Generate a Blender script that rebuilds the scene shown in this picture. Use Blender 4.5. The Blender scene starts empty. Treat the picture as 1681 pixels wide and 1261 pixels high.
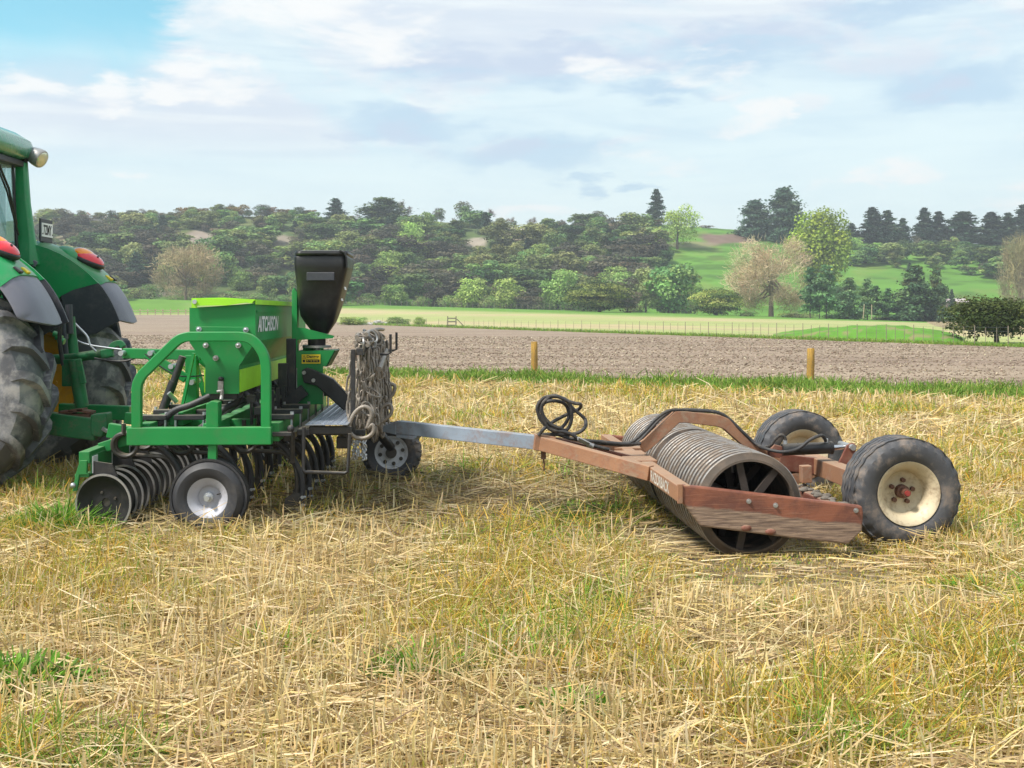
import bpy, math, random
import numpy as np
from mathutils import Vector, Matrix

random.seed(7)
RNG = np.random.default_rng(7)
scene = bpy.context.scene
COL = scene.collection

# ------------------------------------------------------------------ camera
FPX, CX, HY, EYE = 1850.0, 840.5, 515.0, 1.55      # focal length / principal column / horizon row (px of the 1681 px photo), eye height
cam_d = bpy.data.cameras.new("camera")
cam = bpy.data.objects.new("camera", cam_d)
COL.objects.link(cam)
cam.location = (0, 0, EYE)
cam.rotation_euler = (math.radians(90), 0, 0)
cam_d.sensor_width = 36
cam_d.lens = FPX / 1681 * 36
cam_d.shift_y = -(630.5 - HY) / 1681
cam_d.clip_start = 0.1
cam_d.clip_end = 6000
scene.camera = cam

# ------------------------------------------------------------------ light
SUN_EL, SUN_AZ = math.radians(54), math.radians(-122)   # azimuth from +Y towards +X: behind the camera, to the left
sun_d = bpy.data.lights.new("sun", 'SUN')
sun_d.energy = 2.2
sun_d.angle = math.radians(9)
sun_d.color = (1.0, 0.95, 0.87)
sun = bpy.data.objects.new("sun", sun_d)
COL.objects.link(sun)
sdir = Vector((math.sin(SUN_AZ) * math.cos(SUN_EL), math.cos(SUN_AZ) * math.cos(SUN_EL), math.sin(SUN_EL)))
sun.rotation_euler = sdir.to_track_quat('Z', 'Y').to_euler()

scene.view_settings.view_transform = 'Standard'
scene.view_settings.look = 'None'
scene.view_settings.exposure = 1.42
scene.view_settings.gamma = 1
scene.render.engine = 'CYCLES'
scene.cycles.max_bounces = 6
scene.cycles.diffuse_bounces = 3
scene.cycles.glossy_bounces = 3
scene.cycles.transparent_max_bounces = 6
scene.cycles.volume_bounces = 0


# ------------------------------------------------------------------ node helpers
class NT:
    def __init__(self, tree):
        self.t = tree
        tree.nodes.clear()

    def n(self, typ, **kw):
        nd = self.t.nodes.new(typ)
        ins = kw.pop('ins', {})
        for k, v in kw.items():
            setattr(nd, k, v)
        for k, v in ins.items():
            self.set(nd, k, v)
        return nd

    def set(self, nd, k, v):
        if isinstance(v, bpy.types.NodeSocket):
            self.t.links.new(v, nd.inputs[k])
        else:
            s = nd.inputs[k]
            if hasattr(s, 'default_value'):
                try:
                    s.default_value = v
                except Exception:
                    s.default_value = (*v, 1)

    def math(self, op, a, b=None, c=None, clamp=False):
        nd = self.n('ShaderNodeMath', operation=op, use_clamp=clamp)
        self.set(nd, 0, a)
        if b is not None:
            self.set(nd, 1, b)
        if c is not None:
            self.set(nd, 2, c)
        return nd.outputs[0]

    def mix(self, fac, a, b, blend='MIX'):
        nd = self.n('ShaderNodeMix', data_type='RGBA', blend_type=blend)
        self.set(nd, 0, fac)
        self.set(nd, 6, a if isinstance(a, bpy.types.NodeSocket) else (*a[:3], 1))
        self.set(nd, 7, b if isinstance(b, bpy.types.NodeSocket) else (*b[:3], 1))
        return nd.outputs[2]

    def noise(self, vec, scale, detail=4, rough=0.55, dist=0.0, dims='3D'):
        nd = self.n('ShaderNodeTexNoise', noise_dimensions=dims)
        if vec is not None:
            self.set(nd, 'Vector', vec)
        self.set(nd, 'Scale', scale)
        self.set(nd, 'Detail', detail)
        self.set(nd, 'Roughness', rough)
        self.set(nd, 'Distortion', dist)
        return nd.outputs['Fac']

    def ramp(self, fac, lo, hi, a=0.0, b=1.0):
        nd = self.n('ShaderNodeMapRange', interpolation_type='SMOOTHSTEP')
        self.set(nd, 0, fac)
        self.set(nd, 1, lo)
        self.set(nd, 2, hi)
        self.set(nd, 3, a)
        self.set(nd, 4, b)
        return nd.outputs[0]

    def mapping(self, vec, scale=(1, 1, 1), loc=(0, 0, 0)):
        nd = self.n('ShaderNodeMapping')
        self.set(nd, 'Vector', vec)
        nd.inputs['Scale'].default_value = scale
        nd.inputs['Location'].default_value = loc
        return nd.outputs[0]


# ------------------------------------------------------------------ world: physical sky with a procedural cloud deck
world = bpy.data.worlds.new("World")
scene.world = world
world.use_nodes = True
W = NT(world.node_tree)
tc = W.n('ShaderNodeTexCoord').outputs['Generated']
sky = W.n('ShaderNodeTexSky', sky_type='NISHITA')
sky.sun_disc = False
sky.sun_elevation = SUN_EL
sky.sun_rotation = SUN_AZ
sky.altitude = 50
sky.air_density = 1.0
sky.dust_density = 0.6
sky.ozone_density = 1.5
sep = W.n('ShaderNodeSeparateXYZ', ins={0: tc})
dx, dy, dz = sep.outputs
dzp = W.math('MAXIMUM', dz, 0.0)
# bearing and elevation tangents of the direction (a horizontal wrap is harmless)
ady = W.math('MAXIMUM', W.math('ABSOLUTE', dy), 0.05)
U = W.math('DIVIDE', dx, ady)
V = W.math('DIVIDE', dzp, W.math('SQRT', W.math('ADD', W.math('MULTIPLY', dx, dx), W.math('MULTIPLY', dy, dy))))
uv = W.n('ShaderNodeCombineXYZ', ins={0: U, 1: W.math('MULTIPLY', V, 2.3), 2: W.math('MULTIPLY', W.math('SIGN', dy), 3.0)}).outputs[0]


w1 = W.noise(W.mapping(uv, (1, 1.4, 1), (2.2, 3.3, 0)), 13.0, 5, 0.6)
w2 = W.noise(W.mapping(uv, (1, 1.4, 1), (8.1, 5.7, 0)), 13.0, 5, 0.6)
UW = W.math('ADD', U, W.math('MULTIPLY', W.math('SUBTRACT', w1, 0.5), 0.16))
VW = W.math('ADD', V, W.math('MULTIPLY', W.math('SUBTRACT', w2, 0.5), 0.07))


def gauss(u0, v0, su, sv):
    a = W.math('DIVIDE', W.math('SUBTRACT', UW, u0), su * 1.15)
    b = W.math('DIVIDE', W.math('SUBTRACT', VW, v0), sv * 1.25)
    r = W.math('ADD', W.math('MULTIPLY', a, a), W.math('MULTIPLY', b, b))
    return W.math('EXPONENT', W.math('MULTIPLY', r, -1.0))


n_big = W.noise(W.mapping(uv, (1, 1, 1), (3.1, 0.4, 0)), 3.2, 6, 0.55, 0.3)
n_fine = W.noise(W.mapping(uv, (1, 1.3, 1), (0.3, 7.4, 0)), 9.0, 7, 0.62, 0.6)
n_wisp = W.noise(W.mapping(uv, (0.5, 2.2, 1), (5.3, 1.4, 0)), 7.0, 6, 0.6, 0.8)
edge = W.math('ADD', W.math('MULTIPLY', W.math('SUBTRACT', n_fine, 0.5), 0.16), 0)
# clear hole, upper left, with a hard right-hand edge
hole_u = W.ramp(W.math('ADD', U, edge), -0.335, -0.285, 1.0, 0.0)
hole_v = W.ramp(W.math('ADD', V, W.math('MULTIPLY', edge, 0.35)), 0.165, 0.25, 0.0, 1.0)
hole = W.math('MULTIPLY', W.math('MULTIPLY', hole_u, hole_v), W.ramp(dy, -0.1, 0.2))
# thin veil everywhere + thicker heaps above
veil = W.ramp(V, 0.02, 0.2, 0.90, 0.80)
heap = W.math('MULTIPLY', W.ramp(W.math('ADD', W.math('MULTIPLY', n_big, 0.7), W.math('MULTIPLY', n_fine, 0.3)), 0.36, 0.56), W.ramp(V, 0.06, 0.17, 0.45, 1.0))
small = None
for (gu, gv, su, sv) in ((-0.44, 0.186, 0.035, 0.012), (-0.365, 0.182, 0.04, 0.010), (-0.345, 0.176, 0.025, 0.008), (-0.30, 0.190, 0.03, 0.009), (-0.26, 0.192, 0.04, 0.012),
                         (-0.335, 0.116, 0.028, 0.006), (0.345, 0.121, 0.055, 0.012), (0.30, 0.114, 0.03, 0.008), (0.20, 0.072, 0.03, 0.012), (0.215, 0.165, 0.035, 0.016),
                         (0.12, 0.135, 0.05, 0.012), (0.46, 0.105, 0.04, 0.012), (0.02, 0.09, 0.06, 0.006), (0.17, 0.205, 0.045, 0.02),
                         (0.24, 0.168, 0.012, 0.014), (0.08, 0.215, 0.03, 0.012), (-0.22, 0.262, 0.10, 0.035), (-0.12, 0.245, 0.05, 0.02), (-0.27, 0.215, 0.04, 0.012)):
    g = gauss(gu, gv, su, sv)
    small = g if small is None else W.math('MAXIMUM', small, g)
puff = W.math('MULTIPLY', W.ramp(W.math('ADD', W.math('MULTIPLY', small, 0.72), W.math('MULTIPLY', W.math('SUBTRACT', W.math('ADD', W.math('MULTIPLY', n_fine, 0.65), W.math('MULTIPLY', n_big, 0.35)), 0.5), 2.4)), 0.28, 0.86), 0.9)
cover = W.math('MAXIMUM', W.math('MAXIMUM', veil, heap), 0.0)
cover = W.math('MULTIPLY', cover, W.math('SUBTRACT', 1.0, W.math('MULTIPLY', hole, 0.93)))
# cloud tone: white crowns, blue-grey bases
dark = W.ramp(W.math('ADD', W.math('MULTIPLY', n_wisp, 0.55), W.math('MULTIPLY', n_big, 0.45)), 0.42, 0.62)
dark = W.math('MULTIPLY', dark, W.ramp(V, 0.06, 0.20, 0.25, 1.0))
bases = None
for (gu, gv, su, sv) in ((0.05, 0.225, 0.13, 0.022), (-0.05, 0.222, 0.10, 0.024), (0.20, 0.232, 0.11, 0.026), (0.33, 0.26, 0.10, 0.016), (0.40, 0.19, 0.09, 0.022),
                         (-0.09, 0.165, 0.10, 0.018), (0.07, 0.117, 0.022, 0.006), (0.115, 0.106, 0.02, 0.006), (0.14, 0.195, 0.05, 0.012), (0.02, 0.14, 0.12, 0.02)):
    g = gauss(gu, gv, su, sv)
    bases = g if bases is None else W.math('MAXIMUM', bases, g)
dark = W.math('MAXIMUM', W.math('MULTIPLY', dark, 0.65), W.ramp(W.math('ADD', bases, W.math('MULTIPLY', W.math('SUBTRACT', n_fine, 0.5), 0.8)), 0.25, 1.0))
CL_W, CL_D, CL_P = (3.5, 3.75, 3.85), (2.4, 2.8, 3.4), (3.85, 3.88, 3.86)
cloud_col = W.mix(dark, CL_W, CL_D)
clear = W.mix(1.0, sky.outputs[0], (0.46, 0.84, 0.72), 'MULTIPLY')
col = W.mix(cover, clear, cloud_col)
col = W.mix(puff, col, CL_P)
bg = W.n('ShaderNodeBackground', ins={'Color': col, 'Strength': 0.10})
out = W.n('ShaderNodeOutputWorld')
W.t.links.new(bg.outputs[0], out.inputs[0])


# ------------------------------------------------------------------ materials
MATS = {}


def new_mat(name):
    m = bpy.data.materials.new(name)
    m.use_nodes = True
    t = NT(m.node_tree)
    o = t.n('ShaderNodeOutputMaterial')
    b = t.n('ShaderNodeBsdfPrincipled')
    t.t.links.new(b.outputs[0], o.inputs[0])
    MATS[name] = m
    return m, t, b


def paint(name, color, rough=0.4, dirt=(0.16, 0.12, 0.08), amount=0.25, scale=6.0, metallic=0.0, coat=0.0, bump=0.05, second=None, second_amt=0.4, streak=(1, 1, 1), low_dirt=None, dust=0.0):
    """worn painted / bare surface: base colour, a second tone in patches, dirt specks, fine bump"""
    m, t, b = new_mat(name)
    oc = t.n('ShaderNodeTexCoord').outputs['Object']
    v = t.mapping(oc, streak)
    n1 = t.noise(v, scale, 6, 0.6, 0.3)
    n2 = t.noise(oc, scale * 5.3, 5, 0.65)
    n3 = t.noise(oc, scale * 0.35, 3, 0.5)
    c = t.mix(t.ramp(n3, 0.35, 0.65), tuple(x * 0.86 for x in color), tuple(min(1, x * 1.1) for x in color))
    if second is not None:
        c = t.mix(t.math('MULTIPLY', t.ramp(n1, 0.45, 0.62), second_amt), c, second)
    d = t.math('MULTIPLY', t.ramp(t.math('ADD', t.math('MULTIPLY', n1, 0.6), t.math('MULTIPLY', n2, 0.4)), 0.47, 0.66), amount)
    c = t.mix(d, c, dirt)
    if low_dirt:
        z = t.n('ShaderNodeSeparateXYZ', ins={0: oc}).outputs[2]
        k = t.math('MULTIPLY', t.ramp(t.math('ADD', z, t.math('MULTIPLY', t.math('SUBTRACT', n1, 0.5), 0.5)), low_dirt[0], low_dirt[1], 1.0, 0.0), low_dirt[2])
        c = t.mix(k, c, dirt)
    if dust:
        up = t.n('ShaderNodeSeparateXYZ', ins={0: t.n('ShaderNodeNewGeometry').outputs['Normal']}).outputs[2]
        dk = t.math('MULTIPLY', t.ramp(t.math('ADD', up, t.math('MULTIPLY', t.math('SUBTRACT', n1, 0.5), 0.8)), 0.55, 1.0), dust)
        c = t.mix(dk, c, (0.33, 0.27, 0.19))
        d = t.math('MAXIMUM', d, dk)
    t.set(b, 'Base Color', c)
    t.set(b, 'Metallic', metallic)
    t.set(b, 'Roughness', t.math('ADD', rough, t.math('MULTIPLY', d, 0.45), clamp=True))
    t.set(b, 'Coat Weight', coat)
    t.set(b, 'Coat Roughness', 0.15)
    bn = t.n('ShaderNodeBump', ins={'Strength': bump * 4, 'Distance': 0.004, 'Height': t.math('ADD', n1, n2)})
    t.set(b, 'Normal', bn.outputs[0])
    return m


GREEN = (0.007, 0.30, 0.062)
LIME = (0.25, 0.60, 0.03)
paint('drill_green', (0.006, 0.245, 0.052), 0.46, amount=0.16, scale=4, coat=0.06, bump=0.02, low_dirt=(0.1, 0.7, 0.22), dust=0.22)
paint('lime_paint', (0.36, 0.78, 0.03), 0.46, amount=0.10, scale=4, coat=0.05, bump=0.02)
paint('roof_green_skylit', (0.05, 0.27, 0.16), 0.22, dirt=(0.25, 0.33, 0.28), amount=0.3, scale=3, coat=0.6, bump=0.02)  # paler teal than the cab paint: sky reflection put into the colour
paint('tractor_green', (0.010, 0.27, 0.080), 0.36, dirt=(0.20, 0.22, 0.17), amount=0.28, scale=3, coat=0.25, bump=0.02, dust=0.22)
paint('old_green', (0.012, 0.16, 0.055), 0.5, dirt=(0.15, 0.13, 0.09), amount=0.5, scale=9, bump=0.08, dust=0.4)
paint('grey_plastic', (0.17, 0.17, 0.21), 0.38, dirt=(0.26, 0.25, 0.26), amount=0.35, scale=4, bump=0.04, dust=0.25)
paint('dark_plastic', (0.045, 0.047, 0.06), 0.45, dirt=(0.15, 0.14, 0.13), amount=0.25, scale=5, bump=0.04)
paint('spoke_dark', (0.038, 0.028, 0.023), 0.8, dirt=(0.10, 0.075, 0.055), amount=0.4, scale=9, bump=0.1)
paint('black_plastic', (0.014, 0.014, 0.016), 0.38, dirt=(0.07, 0.065, 0.06), amount=0.3, scale=4, bump=0.05, dust=0.15)
paint('black_steel', (0.028, 0.028, 0.031), 0.42, dirt=(0.11, 0.09, 0.065), amount=0.4, scale=12, bump=0.06, low_dirt=(0.05, 0.5, 0.35), dust=0.45)
paint('black_hose', (0.035, 0.035, 0.040), 0.5, dirt=(0.12, 0.10, 0.08), amount=0.3, scale=14, bump=0.04, dust=0.3)
paint('dusty_hose', (0.035, 0.033, 0.034), 0.6, dirt=(0.16, 0.13, 0.10), amount=0.5, scale=14, bump=0.04)
paint('zinc', (0.55, 0.57, 0.60), 0.38, dirt=(0.25, 0.22, 0.18), amount=0.3, scale=12, metallic=0.75, bump=0.03)
paint('bright_steel', (0.72, 0.72, 0.74), 0.2, amount=0.1, metallic=1.0, bump=0.0)
paint('worn_steel', (0.40, 0.39, 0.38), 0.40, dirt=(0.12, 0.09, 0.07), amount=0.5, scale=14, metallic=0.6, bump=0.05)
paint('disc_steel', (0.007, 0.007, 0.007), 0.6, dirt=(0.07, 0.055, 0.045), amount=0.2, scale=14, metallic=0.0, bump=0.06)
paint('rust_paint', (0.33, 0.165, 0.090), 0.66, dirt=(0.32, 0.235, 0.16), amount=0.75, scale=6, bump=0.16, second=(0.235, 0.085, 0.052), second_amt=0.55, dust=0.35)
paint('dark_rust', (0.17, 0.055, 0.035), 0.65, dirt=(0.20, 0.14, 0.10), amount=0.6, scale=8, bump=0.12, second=(0.28, 0.10, 0.06), dust=0.4)
paint('grey_paint', (0.26, 0.31, 0.38), 0.5, dirt=(0.22, 0.12, 0.08), amount=0.5, scale=7, bump=0.06, dust=0.3)
paint('roller_iron', (0.16, 0.135, 0.118), 0.40, dirt=(0.27, 0.205, 0.145), amount=0.6, scale=5, metallic=0.3, bump=0.05, second=(0.075, 0.062, 0.052), second_amt=0.6)
paint('spoke_iron', (0.10, 0.072, 0.055), 0.7, dirt=(0.20, 0.14, 0.10), amount=0.5, scale=9, bump=0.1)
paint('tractor_rubber', (0.095, 0.095, 0.105), 0.58, dirt=(0.40, 0.375, 0.35), amount=0.9, scale=3.2, bump=0.2, second=(0.25, 0.25, 0.27), second_amt=0.8)
paint('rubber', (0.040, 0.040, 0.045), 0.58, dirt=(0.12, 0.105, 0.09), amount=0.45, scale=7, bump=0.08)
paint('dusty_rubber', (0.060, 0.060, 0.066), 0.62, dirt=(0.23, 0.18, 0.145), amount=0.8, scale=6, bump=0.10, second=(0.105, 0.10, 0.10), second_amt=0.7)
paint('pale_rim', (0.66, 0.67, 0.70), 0.5, dirt=(0.3, 0.26, 0.2), amount=0.3, scale=9, metallic=0.1, bump=0.02)
paint('cream_rim', (0.56, 0.47, 0.32), 0.5, dirt=(0.23, 0.15, 0.09), amount=0.75, scale=7, bump=0.06)
paint('silver_rim', (0.47, 0.47, 0.52), 0.55, dirt=(0.24, 0.21, 0.18), amount=0.4, scale=9, metallic=0.2, bump=0.02)
paint('yellow_rim', (0.72, 0.38, 0.015), 0.4, dirt=(0.30, 0.22, 0.10), amount=0.3, scale=5, bump=0.02)
paint('hub_rust', (0.13, 0.055, 0.035), 0.7, amount=0.5, scale=20, bump=0.1)
paint('hub_red', (0.30, 0.035, 0.03), 0.55, amount=0.4, scale=20, bump=0.05)
paint('chain_steel', (0.26, 0.225, 0.19), 0.5, dirt=(0.13, 0.085, 0.055), amount=0.7, scale=25, metallic=0.35, bump=0.1, second=(0.42, 0.39, 0.35), second_amt=0.5)
paint('white_paint', (0.80, 0.80, 0.80), 0.4, amount=0.15, scale=8, bump=0.0)
paint('worn_white', (0.66, 0.62, 0.55), 0.6, dirt=(0.33, 0.17, 0.10), amount=0.9, scale=22, bump=0.02)
paint('black_paint', (0.012, 0.012, 0.012), 0.5, amount=0.1, bump=0.0)
paint('warning_yellow', (0.80, 0.58, 0.02), 0.4, amount=0.08, bump=0.0)
paint('seat_fabric', (0.03, 0.03, 0.035), 0.8, amount=0.2, bump=0.1)
paint('post_wood', (0.40, 0.225, 0.035), 0.75, dirt=(0.55, 0.35, 0.05), amount=0.75, scale=9, bump=0.2, second=(0.10, 0.07, 0.04), second_amt=0.9, streak=(3, 3, 0.5))
paint('grey_wood', (0.17, 0.145, 0.12), 0.85, dirt=(0.07, 0.055, 0.04), amount=0.6, scale=7, bump=0.2)
paint('pale_wood', (0.27, 0.225, 0.17), 0.85, dirt=(0.15, 0.12, 0.09), amount=0.5, scale=7, bump=0.2)
paint('wire', (0.22, 0.22, 0.22), 0.5, metallic=0.7, amount=0.2)
paint('pale_pole', (0.42, 0.33, 0.22), 0.8, amount=0.3)
paint('shed_wall', (0.40, 0.27, 0.24), 0.8, amount=0.4, scale=1)
paint('shed_roof', (0.50, 0.42, 0.42), 0.6, amount=0.4, scale=1)
paint('bark', (0.085, 0.062, 0.045), 0.9, dirt=(0.16, 0.135, 0.11), amount=0.6, scale=3, bump=0.3)
paint('pale_bark', (0.22, 0.165, 0.115), 0.9, dirt=(0.12, 0.09, 0.065), amount=0.6, scale=3, bump=0.3)
paint('stone', (0.42, 0.40, 0.38), 0.85, dirt=(0.2, 0.18, 0.15), amount=0.5, scale=2)

# ring roller iron: crests polished by the ground, flanks caked and rusty
m, t, b = new_mat('ring_iron')
oc = t.n('ShaderNodeTexCoord').outputs['Object']
sp = t.n('ShaderNodeSeparateXYZ', ins={0: oc})
rad = t.math('SQRT', t.math('ADD', t.math('MULTIPLY', sp.outputs[0], sp.outputs[0]), t.math('MULTIPLY', sp.outputs[2], sp.outputs[2])))
rnd = t.n('ShaderNodeObjectInfo').outputs['Random']
n1 = t.noise(oc, 9.0, 5, 0.65)
n2 = t.noise(oc, 45.0, 4, 0.6)
worn = t.ramp(t.math('ADD', rad, t.math('MULTIPLY', t.math('SUBTRACT', n1, 0.5), 0.006)), 0.3365, 0.3405)
flank = t.mix(t.ramp(n1, 0.4, 0.62), (0.030, 0.024, 0.020), (0.085, 0.060, 0.044))
flank = t.mix(t.math('MULTIPLY', rnd, 0.35), flank, (0.16, 0.115, 0.08))
crest = t.mix(t.ramp(n1, 0.42, 0.6), (0.33, 0.305, 0.285), (0.22, 0.17, 0.13))
crest = t.mix(t.math('MULTIPLY', t.ramp(n2, 0.5, 0.7), 0.5), crest, (0.42, 0.36, 0.29))
t.set(b, 'Base Color', t.mix(worn, flank, crest))
t.set(b, 'Metallic', t.math('MULTIPLY', worn, 0.45))
t.set(b, 'Roughness', t.math('SUBTRACT', 0.75, t.math('MULTIPLY', worn, 0.36)))
t.set(b, 'Normal', t.n('ShaderNodeBump', ins={'Strength': 0.4, 'Distance': 0.004, 'Height': t.math('ADD', n1, n2)}).outputs[0])

# tail light lenses
for nm, c in (('red_lens', (0.80, 0.020, 0.035)), ('amber_lens', (1.0, 0.30, 0.01))):
    m, t, b = new_mat(nm)
    t.set(b, 'Base Color', (*c, 1))
    t.set(b, 'Roughness', 0.12)
    t.set(b, 'Coat Weight', 0.6)
    wv = t.n('ShaderNodeTexWave', ins={'Vector': t.n('ShaderNodeTexCoord').outputs['Object'], 'Scale': 30.0})
    t.set(b, 'Normal', t.n('ShaderNodeBump', ins={'Strength': 0.15, 'Distance': 0.004, 'Height': wv.outputs['Fac']}).outputs[0])
m, t, b = new_mat('glass')
t.set(b, 'Base Color', (0.55, 0.75, 0.75, 1))
t.set(b, 'Roughness', 0.02)
t.set(b, 'Transmission Weight', 0.75)
t.set(b, 'IOR', 1.3)
m, t, b = new_mat('lamp_glass')
t.set(b, 'Base Color', (0.75, 0.75, 0.62, 1))
t.set(b, 'Roughness', 0.1)
t.set(b, 'Metallic', 0.6)

# roller side plank: red-brown paint above, bare weathered timber-like lower third with its own worn edge
m, t, b = new_mat('plank_paint')
oc = t.n('ShaderNodeTexCoord').outputs['Object']
gs = t.noise(t.mapping(oc, (1.5, 1, 22)), 4.0, 6, 0.6, 0.4)
n1 = t.noise(oc, 5.0, 6, 0.65, 0.4)
n2 = t.noise(oc, 26.0, 4, 0.6)
sp = t.n('ShaderNodeSeparateXYZ', ins={0: oc})
hgt = t.math('ADD', sp.outputs[2], t.math('MULTIPLY', sp.outputs[0], 0.122))
worn = t.ramp(t.math('ADD', hgt, t.math('MULTIPLY', t.math('SUBTRACT', n1, 0.5), 0.06)), 0.345, 0.362, 1.0, 0.0)
red = t.mix(t.ramp(n1, 0.38, 0.62), (0.15, 0.055, 0.037), (0.255, 0.090, 0.050))
red = t.mix(t.math('MULTIPLY', t.ramp(gs, 0.52, 0.7), 0.5), red, (0.33, 0.16, 0.10))
wd = t.mix(t.ramp(gs, 0.35, 0.65), (0.13, 0.085, 0.065), (0.34, 0.235, 0.165))
wd = t.mix(t.ramp(n1, 0.62, 0.72), wd, (0.20, 0.05, 0.035))
c = t.mix(worn, red, wd)
c = t.mix(t.math('MULTIPLY', t.ramp(n2, 0.6, 0.75), 0.5), c, (0.07, 0.04, 0.03))
t.set(b, 'Base Color', c)
t.set(b, 'Roughness', 0.55)
t.set(b, 'Normal', t.n('ShaderNodeBump', ins={'Strength': 0.5, 'Distance': 0.004, 'Height': t.math('ADD', gs, n2)}).outputs[0])

# tread plate
m, t, b = new_mat('tread_plate')
oc = t.n('ShaderNodeTexCoord').outputs['Object']
wv = t.n('ShaderNodeTexWave', wave_type='BANDS', bands_direction='DIAGONAL', ins={'Vector': t.mapping(oc, (1, 1, 0.001)), 'Scale': 9.0, 'Distortion': 0.0})
ck = t.n('ShaderNodeTexChecker', ins={'Vector': oc, 'Scale': 44.0})
t.set(b, 'Base Color', t.mix(t.noise(oc, 6, 5), (0.30, 0.33, 0.40), (0.55, 0.58, 0.64)))
t.set(b, 'Metallic', 0.6)
t.set(b, 'Roughness', 0.36)
t.set(b, 'Normal', t.n('ShaderNodeBump', ins={'Strength': 0.6, 'Distance': 0.004, 'Height': ck.outputs['Fac']}).outputs[0])


def attr_mat(name, rough=0.8, tint_var=0.12, trans=0.0, spec=0.2):
    m, t, b = new_mat(name)
    a = t.n('ShaderNodeAttribute', attribute_name='Col').outputs['Color']
    r = t.n('ShaderNodeObjectInfo').outputs['Random']
    hs = t.n('ShaderNodeHueSaturation', ins={'Color': a, 'Hue': t.ramp(r, 0, 1, 0.5 - tint_var * 0.22, 0.5 + tint_var * 0.02), 'Value': t.ramp(t.math('FRACT', t.math('MULTIPLY', r, 7.31)), 0, 1, 1 - tint_var * 2, 1 + tint_var * 2)})
    t.set(b, 'Base Color', hs.outputs[0])
    t.set(b, 'Roughness', rough)
    t.set(b, 'Specular IOR Level', spec)
    if trans:
        tr = t.n('ShaderNodeBsdfTranslucent', ins={'Color': hs.outputs[0]})
        mx = t.n('ShaderNodeMixShader', ins={0: trans, 1: b.outputs[0], 2: tr.outputs[0]})
        o = [x for x in t.t.nodes if x.type == 'OUTPUT_MATERIAL'][0]
        t.t.links.new(mx.outputs[0], o.inputs[0])
    return m


attr_mat('leaves', 0.75, 0.16, 0.25)
attr_mat('blades', 0.7, 0.0, 0.3)
attr_mat('clods', 0.95, 0.0)
attr_mat('terrain', 0.95, 0.0)


# ------------------------------------------------------------------ mesh builder
def link(name, me, mats, parent=None, smooth=None, bevel=0.0):
    for mm in ([mats] if isinstance(mats, str) else mats):
        me.materials.append(MATS[mm])
    ob = bpy.data.objects.new(name, me)
    COL.objects.link(ob)
    if parent is not None:
        ob.parent = parent
    if smooth:
        me.shade_smooth()
        me.set_sharp_from_angle(angle=math.radians(smooth))
    if bevel:
        md = ob.modifiers.new("bevel", 'BEVEL')
        md.width = bevel
        md.segments = 2
        md.limit_method = 'ANGLE'
        md.angle_limit = math.radians(40)
    return ob


def V3(*a):
    return Vector(a if len(a) == 3 else a[0])


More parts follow.
